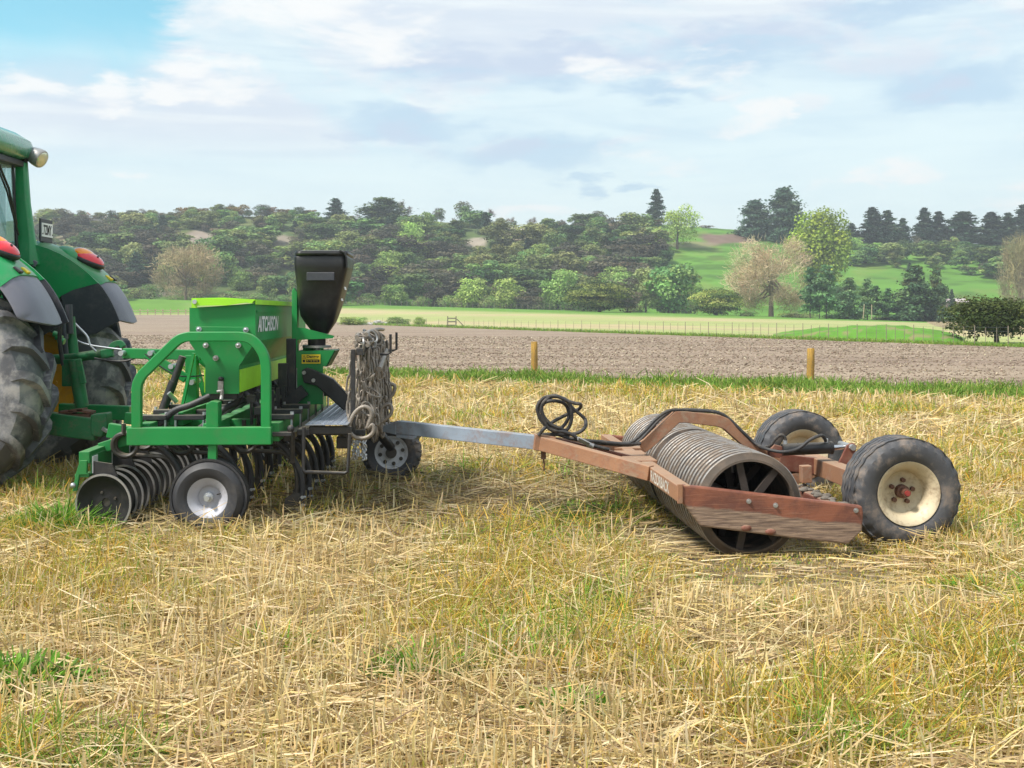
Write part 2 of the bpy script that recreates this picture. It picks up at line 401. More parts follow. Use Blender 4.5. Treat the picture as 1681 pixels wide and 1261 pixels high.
class MB:
    def __init__(self):
        self.v, self.f = [], []

    def add(self, vs, fs):
        b = len(self.v)
        self.v += [tuple(x) for x in vs]
        self.f += [tuple(b + i for i in f) for f in fs]
        return self

    def box(self, c, s, rot=None):
        c = V3(c)
        q = []
        for x in (-.5, .5):
            for y in (-.5, .5):
                for z in (-.5, .5):
                    p = V3(x * s[0], y * s[1], z * s[2])
                    if rot is not None:
                        p = rot @ p
                    q.append(c + p)
        return self.add(q, [(0, 1, 3, 2), (4, 6, 7, 5), (0, 4, 5, 1), (2, 3, 7, 6), (0, 2, 6, 4), (1, 5, 7, 3)])

    def box2(self, a, b):
        a, b = V3(a), V3(b)
        return self.box((a + b) / 2, [abs(b[i] - a[i]) for i in range(3)])

    def beam(self, p0, p1, w, h, side=None):
        """rectangular bar; w across `side`, h across the third direction"""
        p0, p1 = V3(p0), V3(p1)
        d = (p1 - p0).normalized()
        side = V3(side) if side is not None else (d.cross(V3(0, 0, 1)) if abs(d.z) < 0.95 else V3(0, 1, 0))
        side = (side - d * side.dot(d)).normalized()
        up = side.cross(d)
        q = []
        for p in (p0, p1):
            for a, b in ((-1, -1), (1, -1), (1, 1), (-1, 1)):
                q.append(p + side * (a * w / 2) + up * (b * h / 2))
        return self.add(q, [(3, 2, 1, 0), (4, 5, 6, 7), (0, 1, 5, 4), (1, 2, 6, 5), (2, 3, 7, 6), (3, 0, 4, 7)])

    def sweep(self, path, w, h, side):
        """rectangular section swept along a path lying in a plane normal to `side`, mitred"""
        path = [V3(p) for p in path]
        side = V3(side).normalized()
        n = len(path)
        q = []
        for i, p in enumerate(path):
            d0 = (path[i] - path[i - 1]).normalized() if i else None
            d1 = (path[i + 1] - path[i]).normalized() if i < n - 1 else None
            d = ((d0 or d1) + (d1 or d0)).normalized()
            up = side.cross(d).normalized()
            k = 1.0
            if d0 and d1:
                k = 1 / max(0.5, math.cos(d0.angle(d1) / 2))
            for a, b in ((-1, -1), (1, -1), (1, 1), (-1, 1)):
                q.append(p + side * (a * w / 2) + up * (b * h / 2 * k))
        fs = [(3, 2, 1, 0), tuple(4 * (n - 1) + i for i in range(4))]
        for i in range(n - 1):
            for j in range(4):
                fs.append((4 * i + j, 4 * i + (j + 1) % 4, 4 * i + 4 + (j + 1) % 4, 4 * i + 4 + j))
        return self.add(q, fs)

    def tube(self, path, r, n=10, closed=False, cap=True):
        path = [V3(p) for p in path]
        m = len(path)
        rr = r if isinstance(r, (list, tuple)) else [r] * m
        tans = []
        for i in range(m):
            a = path[(i - 1) % m] if (i or closed) else path[i]
            b = path[(i + 1) % m] if (i < m - 1 or closed) else path[i]
            tans.append((b - a).normalized())
        t0 = tans[0]
        nrm = t0.orthogonal().normalized()
        q = []
        for i in range(m):
            t = tans[i]
            nrm = (nrm - t * nrm.dot(t))
            nrm = nrm.normalized() if nrm.length > 1e-6 else t.orthogonal().normalized()
            bi = t.cross(nrm)
            for k in range(n):
                a = 2 * math.pi * k / n
                q.append(path[i] + (nrm * math.cos(a) + bi * math.sin(a)) * rr[i])
        fs = []
        for i in range(m if closed else m - 1):
            i2 = (i + 1) % m
            for k in range(n):
                fs.append((i * n + k, i * n + (k + 1) % n, i2 * n + (k + 1) % n, i2 * n + k))
        if cap and not closed:
            fs.append(tuple(reversed(range(n))))
            fs.append(tuple((m - 1) * n + k for k in range(n)))
        return self.add(q, fs)

    def cyl(self, p0, p1, r, n=16):
        return self.tube([p0, p1], r, n)

    def lathe(self, prof, n=48, c=(0, 0, 0), closed=True, wob=None):
        """profile [(radius, y)] turned about the local y axis through c"""
        c = V3(c)
        m = len(prof)
        q = []
        for k in range(n):
            a = 2 * math.pi * k / n
            for j, (r, y) in enumerate(prof):
                if wob:
                    r, y = wob(a, j, r, y)
                q.append((c.x + r * math.cos(a), c.y + y, c.z + r * math.sin(a)))
        fs = []
        for k in range(n):
            k2 = (k + 1) % n
            for j in range(m if closed else m - 1):
                j2 = (j + 1) % m
                fs.append((k * m + j, k * m + j2, k2 * m + j2, k2 * m + j))
        return self.add(q, fs)

    def prism(self, poly, vec):
        """extrude a 3-D polygon by vec"""
        poly = [V3(p) for p in poly]
        vec = V3(vec)
        n = len(poly)
        fs = [tuple(range(n)), tuple(reversed(range(n, 2 * n)))]
        for i in range(n):
            fs.append((i, i + n, (i + 1) % n + n, (i + 1) % n))
        return self.add(poly + [p + vec for p in poly], fs)

    def loft(self, rings, cap=True):
        n = len(rings[0])
        q = [p for r in rings for p in r]
        fs = []
        for i in range(len(rings) - 1):
            for k in range(n):
                fs.append((i * n + k, i * n + (k + 1) % n, (i + 1) * n + (k + 1) % n, (i + 1) * n + k))
        if cap:
            fs.append(tuple(reversed(range(n))))
            fs.append(tuple((len(rings) - 1) * n + k for k in range(n)))
        return self.add(q, fs)

    def ball(self, c, s, nu=12, nv=8, hemi=False, axis=None):
        c = V3(c)
        s = V3(s) if not isinstance(s, (int, float)) else V3(s, s, s)
        q, fs = [], []
        for j in range(nv + 1):
            th = math.pi * j / nv * (0.5 if hemi else 1)
            for i in range(nu):
                a = 2 * math.pi * i / nu
                q.append(c + V3(s.x * math.sin(th) * math.cos(a), s.y * math.sin(th) * math.sin(a), s.z * math.cos(th)))
        for j in range(nv):
            for i in range(nu):
                fs.append((j * nu + i, (j + 1) * nu + i, (j + 1) * nu + (i + 1) % nu, j * nu + (i + 1) % nu))
        return self.add(q, fs)

    def mesh(self, name):
        me = bpy.data.meshes.new(name)
        me.from_pydata(self.v, [], self.f)
        import bmesh
        bm = bmesh.new()
        bm.from_mesh(me)
        bmesh.ops.remove_doubles(bm, verts=bm.verts, dist=1e-6)
        bmesh.ops.recalc_face_normals(bm, faces=bm.faces)
        bm.to_mesh(me)
        bm.free()
        return me

    def build(self, name, mats, parent=None, smooth=None, bevel=0.0):
        return link(name, self.mesh(name), mats, parent, smooth, bevel)


def smooth_path(pts, k=6, closed=False):
    pts = [V3(p) for p in pts]
    n = len(pts)
    outp = []
    for i in range(n if closed else n - 1):
        g = (lambda j: pts[j % n]) if closed else (lambda j: pts[max(0, min(n - 1, j))])
        p0, p1, p2, p3 = g(i - 1), g(i), g(i + 1), g(i + 2)
        for s in range(k):
            t = s / k
            outp.append(0.5 * ((2 * p1) + (p2 - p0) * t + (2 * p0 - 5 * p1 + 4 * p2 - p3) * t * t + (3 * p1 - p0 - 3 * p2 + p3) * t ** 3))
    if not closed:
        outp.append(pts[-1])
    return outp


def tag(o, label=None, cat=None, group=None, kind=None):
    if label:
        o['label'] = label
    if cat:
        o['category'] = cat
    if group:
        o['group'] = group
    if kind:
        o['kind'] = kind
    return o


def thing(name, label, cat, loc=(0, 0, 0), rz=0.0, group=None):
    o = bpy.data.objects.new(name, None)
    o.empty_display_size = 0.2
    COL.objects.link(o)
    o.location = loc
    o.rotation_euler = (0, 0, rz)
    return tag(o, label, cat, group)


def dup(o, parent=None, loc=None, rz=None):
    c = o.copy()
    COL.objects.link(c)
    c.parent = parent
    if loc is not None:
        c.location = loc
    if rz is not None:
        c.rotation_euler = (0, 0, rz)
    for ch in list(o.children):
        dup(ch, c)
    return c


class Frame:
    """local frame of a machine: lx along its travel axis (to the right), ly across it (away), lz up"""
    def __init__(self, ox, oy, a):
        self.o, self.a = V3(ox, oy, 0), a
        self.ca, self.sa = math.cos(a), math.sin(a)

    def _loc(self, p):
        d = p - self.o
        return V3(d.x * self.ca + d.y * self.sa, -d.x * self.sa + d.y * self.ca, p.z)

    def at(self, px, py, ly):
        """measured photo pixel -> local point on the plane ly = const"""
        d = V3((px - CX) / FPX, 1, -(py - HY) / FPX)
        a0 = self._loc(V3(0, 0, EYE)).y
        k = -d.x * self.sa + d.y * self.ca
        return self._loc(V3(0, 0, EYE) + d * ((ly - a0) / k))

    def atx(self, px, py, lx):
        d = V3((px - CX) / FPX, 1, -(py - HY) / FPX)
        a0 = self._loc(V3(0, 0, EYE)).x
        k = d.x * self.ca + d.y * self.sa
        return self._loc(V3(0, 0, EYE) + d * ((lx - a0) / k))


def text_part(body, name, mat, parent, org, ux, uy, width, height, shear=0.0, bold=0.03):
    cu = bpy.data.curves.new(name, 'FONT')
    cu.body = body
    cu.size = 1
    cu.extrude = 0.0
    cu.shear = shear
    cu.offset = bold
    tmp = bpy.data.objects.new(name, cu)
    COL.objects.link(tmp)
    dg = bpy.context.evaluated_depsgraph_get()
    me = bpy.data.meshes.new_from_object(tmp.evaluated_get(dg))
    bpy.data.objects.remove(tmp)
    co = np.array([v.co[:] for v in me.vertices])
    lo, hi = co.min(0), co.max(0)
    org, ux, uy = V3(org), V3(ux).normalized(), V3(uy).normalized()
    for v in me.vertices:
        x = (v.co.x - lo[0]) / (hi[0] - lo[0]) * width
        y = (v.co.y - lo[1]) / (hi[1] - lo[1]) * height
        v.co = org + ux * x + uy * y
    me.name = name
    return link(name, me, mat, parent)

# ================================================================== numpy mesh helpers
def np_mesh(name, verts, quads, cols=None):
    """verts (N,3), quads (M,4) or (M,3), per-vertex colours (N,3)"""
    me = bpy.data.meshes.new(name)
    verts = np.asarray(verts, np.float32)
    quads = np.asarray(quads, np.int32)
    k = quads.shape[1]
    me.vertices.add(len(verts))
    me.vertices.foreach_set('co', verts.ravel())
    me.loops.add(quads.size)
    me.loops.foreach_set('vertex_index', quads.ravel())
    me.polygons.add(len(quads))
    me.polygons.foreach_set('loop_start', np.arange(0, quads.size, k, dtype=np.int32))
    if cols is not None:
        at = me.color_attributes.new('Col', 'FLOAT_COLOR', 'POINT')
        c4 = np.ones((len(verts), 4), np.float32)
        c4[:, :3] = cols
        at.data.foreach_set('color', c4.ravel())
    me.update(calc_edges=True)
    return me


class VNoise:
    """2-D value noise, a few octaves, 0..1"""
    def __init__(self, seed, size=256):
        self.g = np.random.default_rng(seed).random((size, size))
        self.s = size

    def one(self, x, y):
        xi, yi = np.floor(x).astype(int), np.floor(y).astype(int)
        fx, fy = x - xi, y - yi
        fx, fy = fx * fx * (3 - 2 * fx), fy * fy * (3 - 2 * fy)
        g, s = self.g, self.s
        a, b = g[xi % s, yi % s], g[(xi + 1) % s, yi % s]
        c, d = g[xi % s, (yi + 1) % s], g[(xi + 1) % s, (yi + 1) % s]
        return (a * (1 - fx) + b * fx) * (1 - fy) + (c * (1 - fx) + d * fx) * fy

    def __call__(self, x, y, oct=3):
        x, y = np.asarray(x, float), np.asarray(y, float)
        t, amp, tot = 0, 1.0, 0
        for o in range(oct):
            t = t + amp * self.one(x * 2 ** o + 17.3 * o, y * 2 ** o + 9.1 * o)
            tot += amp
            amp *= 0.5
        return t / tot


NZ = [VNoise(s) for s in range(11, 19)]


def sstep(a, b, x):
    t = np.clip((np.asarray(x, float) - a) / (b - a), 0, 1)
    return t * t * (3 - 2 * t)


# ================================================================== terrain
SKY_PX = [-700, 0, 60, 220, 300, 380, 500, 560, 640, 720, 800, 870, 940, 1000, 1060, 1150, 1215, 1300, 1400, 1480, 1600, 1681, 2300]
SKY_PY = [372, 368, 362, 366, 356, 354, 360, 362, 358, 362, 363, 371, 370, 367, 368, 373, 379, 388, 396, 399, 400, 396, 400]
YB, YC = 275.0, 395.0


def edge_near(u):
    """depth of the far fence / end of ploughed soil along bearing u"""
    return np.clip(104.6 / np.maximum(1 + 2.385 * u, 0.12), 30, 235)


def field_z(x, y):
    return 1.2 * sstep(140, 235, y)


def terr(x, y):
    x, y = np.asarray(x, float), np.asarray(y, float)
    u = x / np.maximum(y, 1)
    uc = np.clip(u, -0.75, 0.7)
    e = edge_near(uc)
    z0 = field_z(x, e)
    zfar = np.clip(2.6 - 7.2 * uc, -0.3, 6.5)
    zp = z0 + (zfar - z0) * sstep(0, 1, (y - e) / (265 - e))
    ys = np.interp(uc * FPX + CX, SKY_PX, SKY_PY)
    zc = EYE + (HY - ys) / FPX * YC
    t = (y - YB) / (YC - YB)
    left = 1 - sstep(0.05, 0.2, uc)
    prof = np.clip(t, 0, 1)
    prof = prof * (1 - 0.25 * left) + 0.25 * left * sstep(0.15, 0.95, t)
    z = zp + (zc - zp) * prof
    amp = np.clip(t * 4, 0, 1) * np.clip((1.25 - t) * 3, 0, 1)
    z = z + amp * ((NZ[0](x / 22 + 50, y / 22 + 50) - .5) * (3.5 * left + 1.2) + (NZ[1](x / 6 + 50, y / 6 + 50) - .5) * (1.6 * left + 0.5))
    return z - np.clip(y - YC - 25, 0, 1e9) * 0.06


def hit(px, py, y0=40.0):
    """where the sight line of a photo pixel meets the terrain"""
    ys = np.arange(y0, 520, 0.5)
    xs = (px - CX) / FPX * ys
    zr = EYE - (py - HY) / FPX * ys
    k = np.nonzero(terr(xs, ys) >= zr)[0]
    i = k[0] if len(k) else len(ys) - 1
    return float(xs[i]), float(ys[i]), float(terr(xs[i], ys[i]))


# --- base ground: one sheet to the horizon
m, t, b = new_mat('stubble_ground')
P = t.n('ShaderNodeNewGeometry').outputs['Position']
na = t.noise(P, 0.9, 5, 0.6, 0.3)
nb = t.noise(P, 6.0, 6, 0.7)
nc = t.noise(t.mapping(P, (1, 2.2, 1)), 34.0, 4, 0.7)
nd = t.noise(P, 0.23, 3)
c = t.mix(t.ramp(nb, 0.38, 0.62), (0.13, 0.092, 0.055), (0.37, 0.275, 0.145))
c = t.mix(t.ramp(nc, 0.5, 0.68), c, (0.46, 0.35, 0.19))
c = t.mix(t.math('MULTIPLY', t.ramp(na, 0.52, 0.68), 0.6), c, (0.19, 0.21, 0.045))
c = t.mix(t.math('MULTIPLY', t.ramp(nd, 0.5, 0.65), 0.35), c, (0.30, 0.22, 0.05))
t.set(b, 'Base Color', c)
t.set(b, 'Roughness', 0.95)
t.set(b, 'Normal', t.n('ShaderNodeBump', ins={'Strength': 0.8, 'Distance': 0.05, 'Height': t.math('ADD', nb, nc)}).outputs[0])
S = 2500
g = link('ground', np_mesh('ground', [(-S, -S, 0), (S, -S, 0), (S, S, 0), (-S, S, 0)], [(0, 1, 2, 3)]), 'stubble_ground')
tag(g, kind='structure')

# --- ploughed field: strip edge ... far fence
m, t, b = new_mat('tilled_soil')
P = t.n('ShaderNodeNewGeometry').outputs['Position']
rows = t.noise(t.mapping(P, (0.12, 0.9, 1)), 0.55, 4, 0.6, 0.25)
fine = t.noise(P, 3.2, 6, 0.72)
spk = t.noise(P, 11.0, 4, 0.7)
wide = t.noise(t.mapping(P, (0.25, 1, 1)), 0.08, 3)
c = t.mix(t.ramp(fine, 0.36, 0.64), (0.170, 0.120, 0.080), (0.280, 0.210, 0.145))
c = t.mix(t.math('MULTIPLY', t.ramp(rows, 0.45, 0.62), 0.7), c, (0.36, 0.275, 0.195))
c = t.mix(t.math('MULTIPLY', t.ramp(wide, 0.42, 0.6), 0.35), c, (0.20, 0.130, 0.100))
c = t.mix(t.ramp(spk, 0.60, 0.70), c, (0.46, 0.39, 0.31))
t.set(b, 'Base Color', c)
t.set(b, 'Roughness', 1.0)
t.set(b, 'Normal', t.n('ShaderNodeBump', ins={'Strength': 1.0, 'Distance': 0.06, 'Height': t.math('ADD', fine, t.math('MULTIPLY', rows, 0.5))}).outputs[0])
us = np.concatenate([np.linspace(-1.0, -0.55, 12)[:-1], np.linspace(-0.55, 0.6, 190), np.linspace(0.6, 1.0, 12)[1:]])


def strip_far(u):      # far edge of the grass strip (line Y = 29.2 - .53 X)
    return 27.7 / np.maximum(1 + 0.53 * u, 0.3)


def strip_near(u):
    return 23.2 / np.maximum(1 + 0.53 * u, 0.3)


ns = 60
vv = []
for i in range(ns + 1):
    s = (i / ns) ** 1.8
    y = strip_far(us) * (1 - s) + (edge_near(us) + 0.5) * s
    x = us * y
    z = field_z(x, y) + 0.025 + 0.05 * NZ[2](x * 0.9 + 80, y * 1.5 + 80)
    vv.append(np.stack([x, y, z], 1))
vv = np.concatenate(vv)
nu = len(us)


def grid_quads(nr, ncn):
    i, j = np.meshgrid(np.arange(nr - 1), np.arange(ncn - 1), indexing='ij')
    a = (i * ncn + j).ravel()
    return np.stack([a, a + 1, a + ncn + 1, a + ncn], 1)


pf = link('ploughed_field', np_mesh('ploughed_field', vv, grid_quads(ns + 1, nu)), 'tilled_soil')
tag(pf, kind='structure')

# --- pasture and hill as one terrain sheet each, colours = what grows / lies there
ys_p = np.linspace(0, 1, 60) ** 1.3
vv = []
for s in ys_p:
    y = edge_near(us) * (1 - s) + YB * s
    x = us * y
    vv.append(np.stack([x, y, terr(x, y) + 0.04], 1))
vv = np.concatenate(vv)
x, y = vv[:, 0], vv[:, 1]
u = x / y
dist = (y - edge_near(u)) / (YB - edge_near(u))
n1 = NZ[3](x / 30 + 60, y / 14 + 60)
n2 = NZ[4](x / 5 + 60, y / 3 + 60)
tan = np.array([0.42, 0.345, 0.185])
pale = np.array([0.31, 0.335, 0.125])
gr = np.array([0.115, 0.235, 0.030])
k = sstep(0.26, 0.50, n1 * 0.7 + n2 * 0.3 + 0.10 * np.sin(dist * 21 + 3 * n1))[:, None]
cc = tan * (1 - k) + pale * k
kg = (sstep(0.52, 0.66, dist + 0.10 * (n1 - .5)) + sstep(-0.24, -0.30, u) * sstep(0.05, 0.2, dist) + 0.9 * sstep(0.04, 0.0, dist))
cc = cc * (1 - np.clip(kg, 0, 1)[:, None]) + gr * np.clip(kg, 0, 1)[:, None]
cc *= (0.85 + 0.3 * n2)[:, None]
pas = link('pasture', np_mesh('pasture', vv, grid_quads(len(ys_p), nu), cc), 'terrain')
tag(pas, kind='structure')

ys_h = np.concatenate([np.linspace(YB, 420, 110), np.linspace(424, 900, 20)])
us_h = np.linspace(-0.75, 0.75, 330)
yy, uu = np.meshgrid(ys_h, us_h, indexing='ij')  # bearing fans
x, y = (uu * yy).ravel(), yy.ravel()
z = terr(x, y) + 0.04
px = uu.ravel() * FPX + CX
py = HY - (z - EYE) / y * FPX
n1 = NZ[5](x / 9 + 60, z / 4 + 60)
n2 = NZ[6](x / 2.5 + 60, y / 2.5 + 60)
n3 = NZ[4](x / 14 + 60, y / 5 + 60)
scrub = np.array([0.075, 0.11, 0.034]) * (0.55 + 0.9 * n2)[:, None] + np.array([0.03, 0.012, 0.004]) * (n1 > 0.5)[:, None]
grass = np.array([0.105, 0.235, 0.030]) * (0.70 + 0.5 * n3)[:, None]
k = sstep(0.55, 0.75, n1)[:, None]
grass = grass * (1 - 0.4 * k) + np.array([0.20, 0.22, 0.06]) * 0.4 * k
tr_ = NZ[7](x / 7 + 60, z * 1.1 + 60, 2)
grass = grass * (1 - 0.35 * sstep(0.55, 0.68, tr_))[:, None]
kz = sstep(1050, 1110, px + (n1 - .5) * 60)
foot = sstep(482, 490, py + (n1 - .5) * 16)
top = sstep(380, 372, py) * sstep(YC - 6, YC + 4, y) * sstep(1000, 1100, px)
kz = np.clip(kz + 0.7 * foot + 0.7 * top, 0, 1)[:, None]
cc = scrub * (1 - kz) + grass * kz
for (cx, cy, sx, sy, col, am) in ((330, 392, 30, 16, (.30, .24, .20), .9), (465, 398, 16, 14, (.28, .225, .185), .8), (785, 398, 24, 11, (.34, .285, .23), .9),
                                  (840, 392, 30, 9, (.26, .19, .13), .8), (840, 376, 25, 3, (.45, .40, .34), .8), (590, 405, 10, 10, (.36, .29, .24), .8),
                                  (1200, 392, 45, 10, (.17, .115, .085), 1), (1000, 372, 60, 7, (.20, .135, .09), .8), 
                                  (1130, 402, 40, 5, (.24, .20, .12), .6), (250, 482, 40, 6, (.20, .16, .13), .7), (130, 395, 40, 14, (.26, .20, .15), .6)):
    gk = np.exp(-(((px - cx) / sx) ** 2 + ((py - cy) / sy) ** 2))
    gk = sstep(0.3, 0.6, gk + (n1 - .5) * 0.7)[:, None] * am
    cc = cc * (1 - gk) + np.array(col) * (0.75 + 0.5 * n2)[:, None] * gk
hl = link('hillside', np_mesh('hillside', np.stack([x, y, z], 1), grid_quads(len(ys_h), len(us_h)), cc), 'terrain', smooth=60)
tag(hl, kind='structure')

# --- green bank in front of the far fence on the right
bu = np.linspace(1268, 1585, 60)
bs = np.linspace(0, 1, 22)
vv, cc = [], []
for s in bs:
    for p in bu:
        u_ = (p - CX) / FPX
        e = 104.6 / (1 + 2.385 * u_)
        q = (p - 1268) / (1585 - 1268)
        env = math.sin(math.pi * q) ** 0.5 * (0.75 + 0.3 * q) if 0 < q < 1 else 0
        y_ = e + 0.6 + s * 18
        x_ = u_ * y_
        pr = math.sin(math.pi * min(1, s * 1.02) ** 0.7)
        lump = NZ[2](x_ * 1.1 + 40, y_ * 1.1 + 40) - .5
        vv.append((x_, y_, 0.03 + env * pr * (0.88 + 0.35 * lump) - (0.08 if s in (0, 1) else 0) + max(0, float(terr(x_, y_))) * s * .8))
        n_ = NZ[3](x_ * 0.9 + 40, y_ * 1.6 + 40)
        cc.append(np.array([0.105, 0.25, 0.026]) * (0.6 + 0.7 * n_) if n_ < 0.63 else np.array([0.21, 0.20, 0.08]))
bank = link('grass_bank', np_mesh('grass_bank', vv, grid_quads(len(bs), len(bu)), np.array(cc)), 'terrain', smooth=60)
tag(bank, kind='structure')


# ================================================================== blades, clods
def ribbons(P0, yaw, pitch0, pitch1, length, width, roll, cols, seg=2):
    """thin two-segment blades. pitch = elevation angle of each half"""
    n = len(P0)
    d = []
    for p in (pitch0, pitch1):
        d.append(np.stack([np.cos(yaw) * np.cos(p), np.sin(yaw) * np.cos(p), np.sin(p)], 1))
    side = np.stack([-np.sin(yaw), np.cos(yaw), np.zeros(n)], 1)
    up = np.cross(d[0], side)
    w = (side * np.cos(roll)[:, None] + up * np.sin(roll)[:, None]) * (width / 2)[:, None]
    a = P0
    b_ = a + d[0] * (length * 0.5)[:, None]
    c_ = b_ + d[1] * (length * 0.5)[:, None]
    v = np.stack([a - w, a + w, b_ - w, b_ + w, c_ - w * 0.45, c_ + w * 0.45], 1).reshape(-1, 3)
    base = np.arange(n)[:, None] * 6
    q = np.concatenate([base + np.array([[0, 1, 3, 2]]), base + np.array([[2, 3, 5, 4]])], 0)
    cv = np.repeat(cols, 6, axis=0)
    return v, q, cv


def field_pts(n, ya, yb, margin=1.6, k=0.0):
    """points in the camera's wedge, denser towards the camera (density ~ 1/Y^2)"""
    y = np.exp(RNG.uniform(math.log(ya), math.log(yb), n))
    x = RNG.uniform(-1, 1, n) * (0.47 * y + margin)
    keep = y < (23.5 - 0.53 * x)
    return x[keep], y[keep]


def pick(n, table):
    w = np.array([r[0] for r in table], float)
    i = RNG.choice(len(table), n, p=w / w.sum())
    c = np.array([r[1] for r in table], float)[i]
    return c * RNG.uniform(0.75, 1.25, (n, 1)) * RNG.uniform(0.94, 1.06, (n, 3))


def soil_zone(x, y):
    """freshly drilled ground: behind the drill up to the roller, and under both"""
    m_ = sstep(-3.6, -2.6, x) * sstep(2.6, 1.2, x) * sstep(7.0, 8.0, y) * sstep(11.8, 10.8, y)
    return m_


def lim(x, y):
    return np.maximum(1, y / 6.5)


def zmicro(x, y):
    return 0.035 * NZ[5](x * 1.3 + 90, y * 1.3 + 90)


# low lumpy turf / trash mat in the foreground so that blades do not float on a mirror-flat plane
def blade_obj(name, parts):
    v, q, c, o = [], [], [], 0
    for (a, b_, c_) in parts:
        v.append(a); q.append(b_ + o); c.append(c_)
        o += len(a)
    ob = link(name, np_mesh(name, np.concatenate(v), np.concatenate(q), np.concatenate(c)), 'blades')
    return tag(ob, kind='stuff')


STRAW = [(5, (0.67, 0.52, 0.265)), (4, (0.60, 0.45, 0.19)), (3.5, (0.74, 0.61, 0.37)), (2.0, (0.35, 0.235, 0.12)), (1.0, (0.20, 0.135, 0.08))]
WEED = [(5, (0.53, 0.40, 0.075)), (5, (0.64, 0.44, 0.09)), (4, (0.43, 0.37, 0.065)), (5.0, (0.34, 0.38, 0.06)), (2.8, (0.60, 0.33, 0.05)), (2.5, (0.21, 0.30, 0.045)), (2, (0.56, 0.42, 0.18))]
GREENB = [(4, (0.17, 0.33, 0.04)), (3, (0.24, 0.39, 0.055)), (2, (0.13, 0.26, 0.035)), (1, (0.33, 0.40, 0.08))]
PATCH = VNoise(77)
PATCH2 = VNoise(78)
CLMP = VNoise(79)


def low_zone(x, y):
    """flattened just in front of the roller and where the drill has passed"""
    return 1 - 0.85 * sstep(0.7, 1.1, x) * sstep(2.9, 2.2, x) * sstep(5.7, 6.3, y) * sstep(8.6, 7.8, y)


# lying straw
x, y = field_pts(140000, 3.2, 27)
n = len(x)
sz = soil_zone(x, y)
pt = PATCH(x * 0.85 + 100, y * 1.2 + 100, 3)
keep = (RNG.random(n) < (1.0 - 0.35 * sz) * (0.25 + 0.75 * np.clip((low_zone(x, y) - .15) / .85, 0, 1))) & (RNG.random(n) < 1.12 - 0.55 * sstep(0.42, 0.66, pt))
x, y, sz, pt = x[keep], y[keep], sz[keep], pt[keep]
n = len(x)
lm = lim(x, y)
L = RNG.uniform(0.08, 0.34, n)  * (1 + 0.25 * (lm - 1))
yaw = RNG.normal(0, 0.5, n) + np.where(RNG.random(n) < .5, 0, math.pi)
p0 = RNG.normal(0.10, 0.18, n)
p1 = p0 + RNG.normal(-0.12, 0.22, n)
lz = low_zone(x, y)
p0, p1 = p0 * lz, p1 * lz
z = zmicro(x, y) + RNG.uniform(0.0, 0.085, n) * lz
cols = pick(n, STRAW) * (1 - 0.45 * sz)[:, None]
straw = blade_obj('straw_litter', [ribbons(np.stack([x, y, z], 1), yaw, p0, p1, L, RNG.uniform(0.004, 0.0085, n) * lm, RNG.uniform(-0.9, 0.9, n), cols)])

# cut stubble stalks standing in rows
x, y = field_pts(62000, 3.2, 27)
row = np.round((y - 0.05 * x) / 0.16) * 0.16 + 0.05 * x
y = row + RNG.normal(0, 0.02, len(x))
n = len(x)
pt = PATCH2(x * 0.7 + 40, y * 0.7 + 40, 2)
keep = (RNG.random(n) < 0.35 + 0.9 * sstep(0.4, 0.65, pt)) & (RNG.random(n) < 1 - 0.7 * soil_zone(x, y))
x, y = x[keep], y[keep]
n = len(x)
lm = lim(x, y)
stub = blade_obj('stubble_stalks', [ribbons(np.stack([x, y, zmicro(x, y) - .01], 1), RNG.uniform(0, 6.28, n), RNG.normal(1.35, 0.16, n), RNG.normal(1.3, 0.22, n),
                                             RNG.uniform(0.07, 0.23, n) * low_zone(x, y) * (1 + 0.1 * (lm - 1)), RNG.uniform(0.006, 0.012, n) * lm, RNG.uniform(-1.5, 1.5, n), pick(n, STRAW[:3]))])

# yellowing volunteer grass
x, y = field_pts(300000, 3.2, 27)
n = len(x)
pt = PATCH(x * 0.85 + 100, y * 1.2 + 100, 3)
keep = (RNG.random(n) < 0.52 + 0.9 * sstep(0.40, 0.62, pt)) & (RNG.random(n) < 1 - 0.6 * soil_zone(x, y))
x, y, pt = x[keep], y[keep], pt[keep]
n = len(x)
lm = lim(x, y)
gsel = PATCH2(x * 1.7 + 10, y * 2.6 + 10, 3)
cols = pick(n, WEED)
gk = (RNG.random(n) < 0.7 * sstep(0.56, 0.70, gsel))
cols[gk] = pick(int(gk.sum()), GREENB)
p0 = RNG.normal(1.0, 0.35, n)
weeds = blade_obj('yellowing_grass', [ribbons(np.stack([x, y, zmicro(x, y) - .01], 1), RNG.uniform(0, 6.28, n), p0, p0 - RNG.uniform(0.1, 0.9, n),
                                               RNG.uniform(0.05, 0.20, n) * (0.6 + 0.7 * sstep(.38, .66, pt)) * (0.65 + 0.7 * CLMP(x * 3.1 + 50, y * 3.1 + 50, 2)) * low_zone(x, y) * (1 + 0.1 * (lm - 1)), RNG.uniform(0.003, 0.0065, n) * lm, RNG.uniform(-1.5, 1.5, n), cols)])

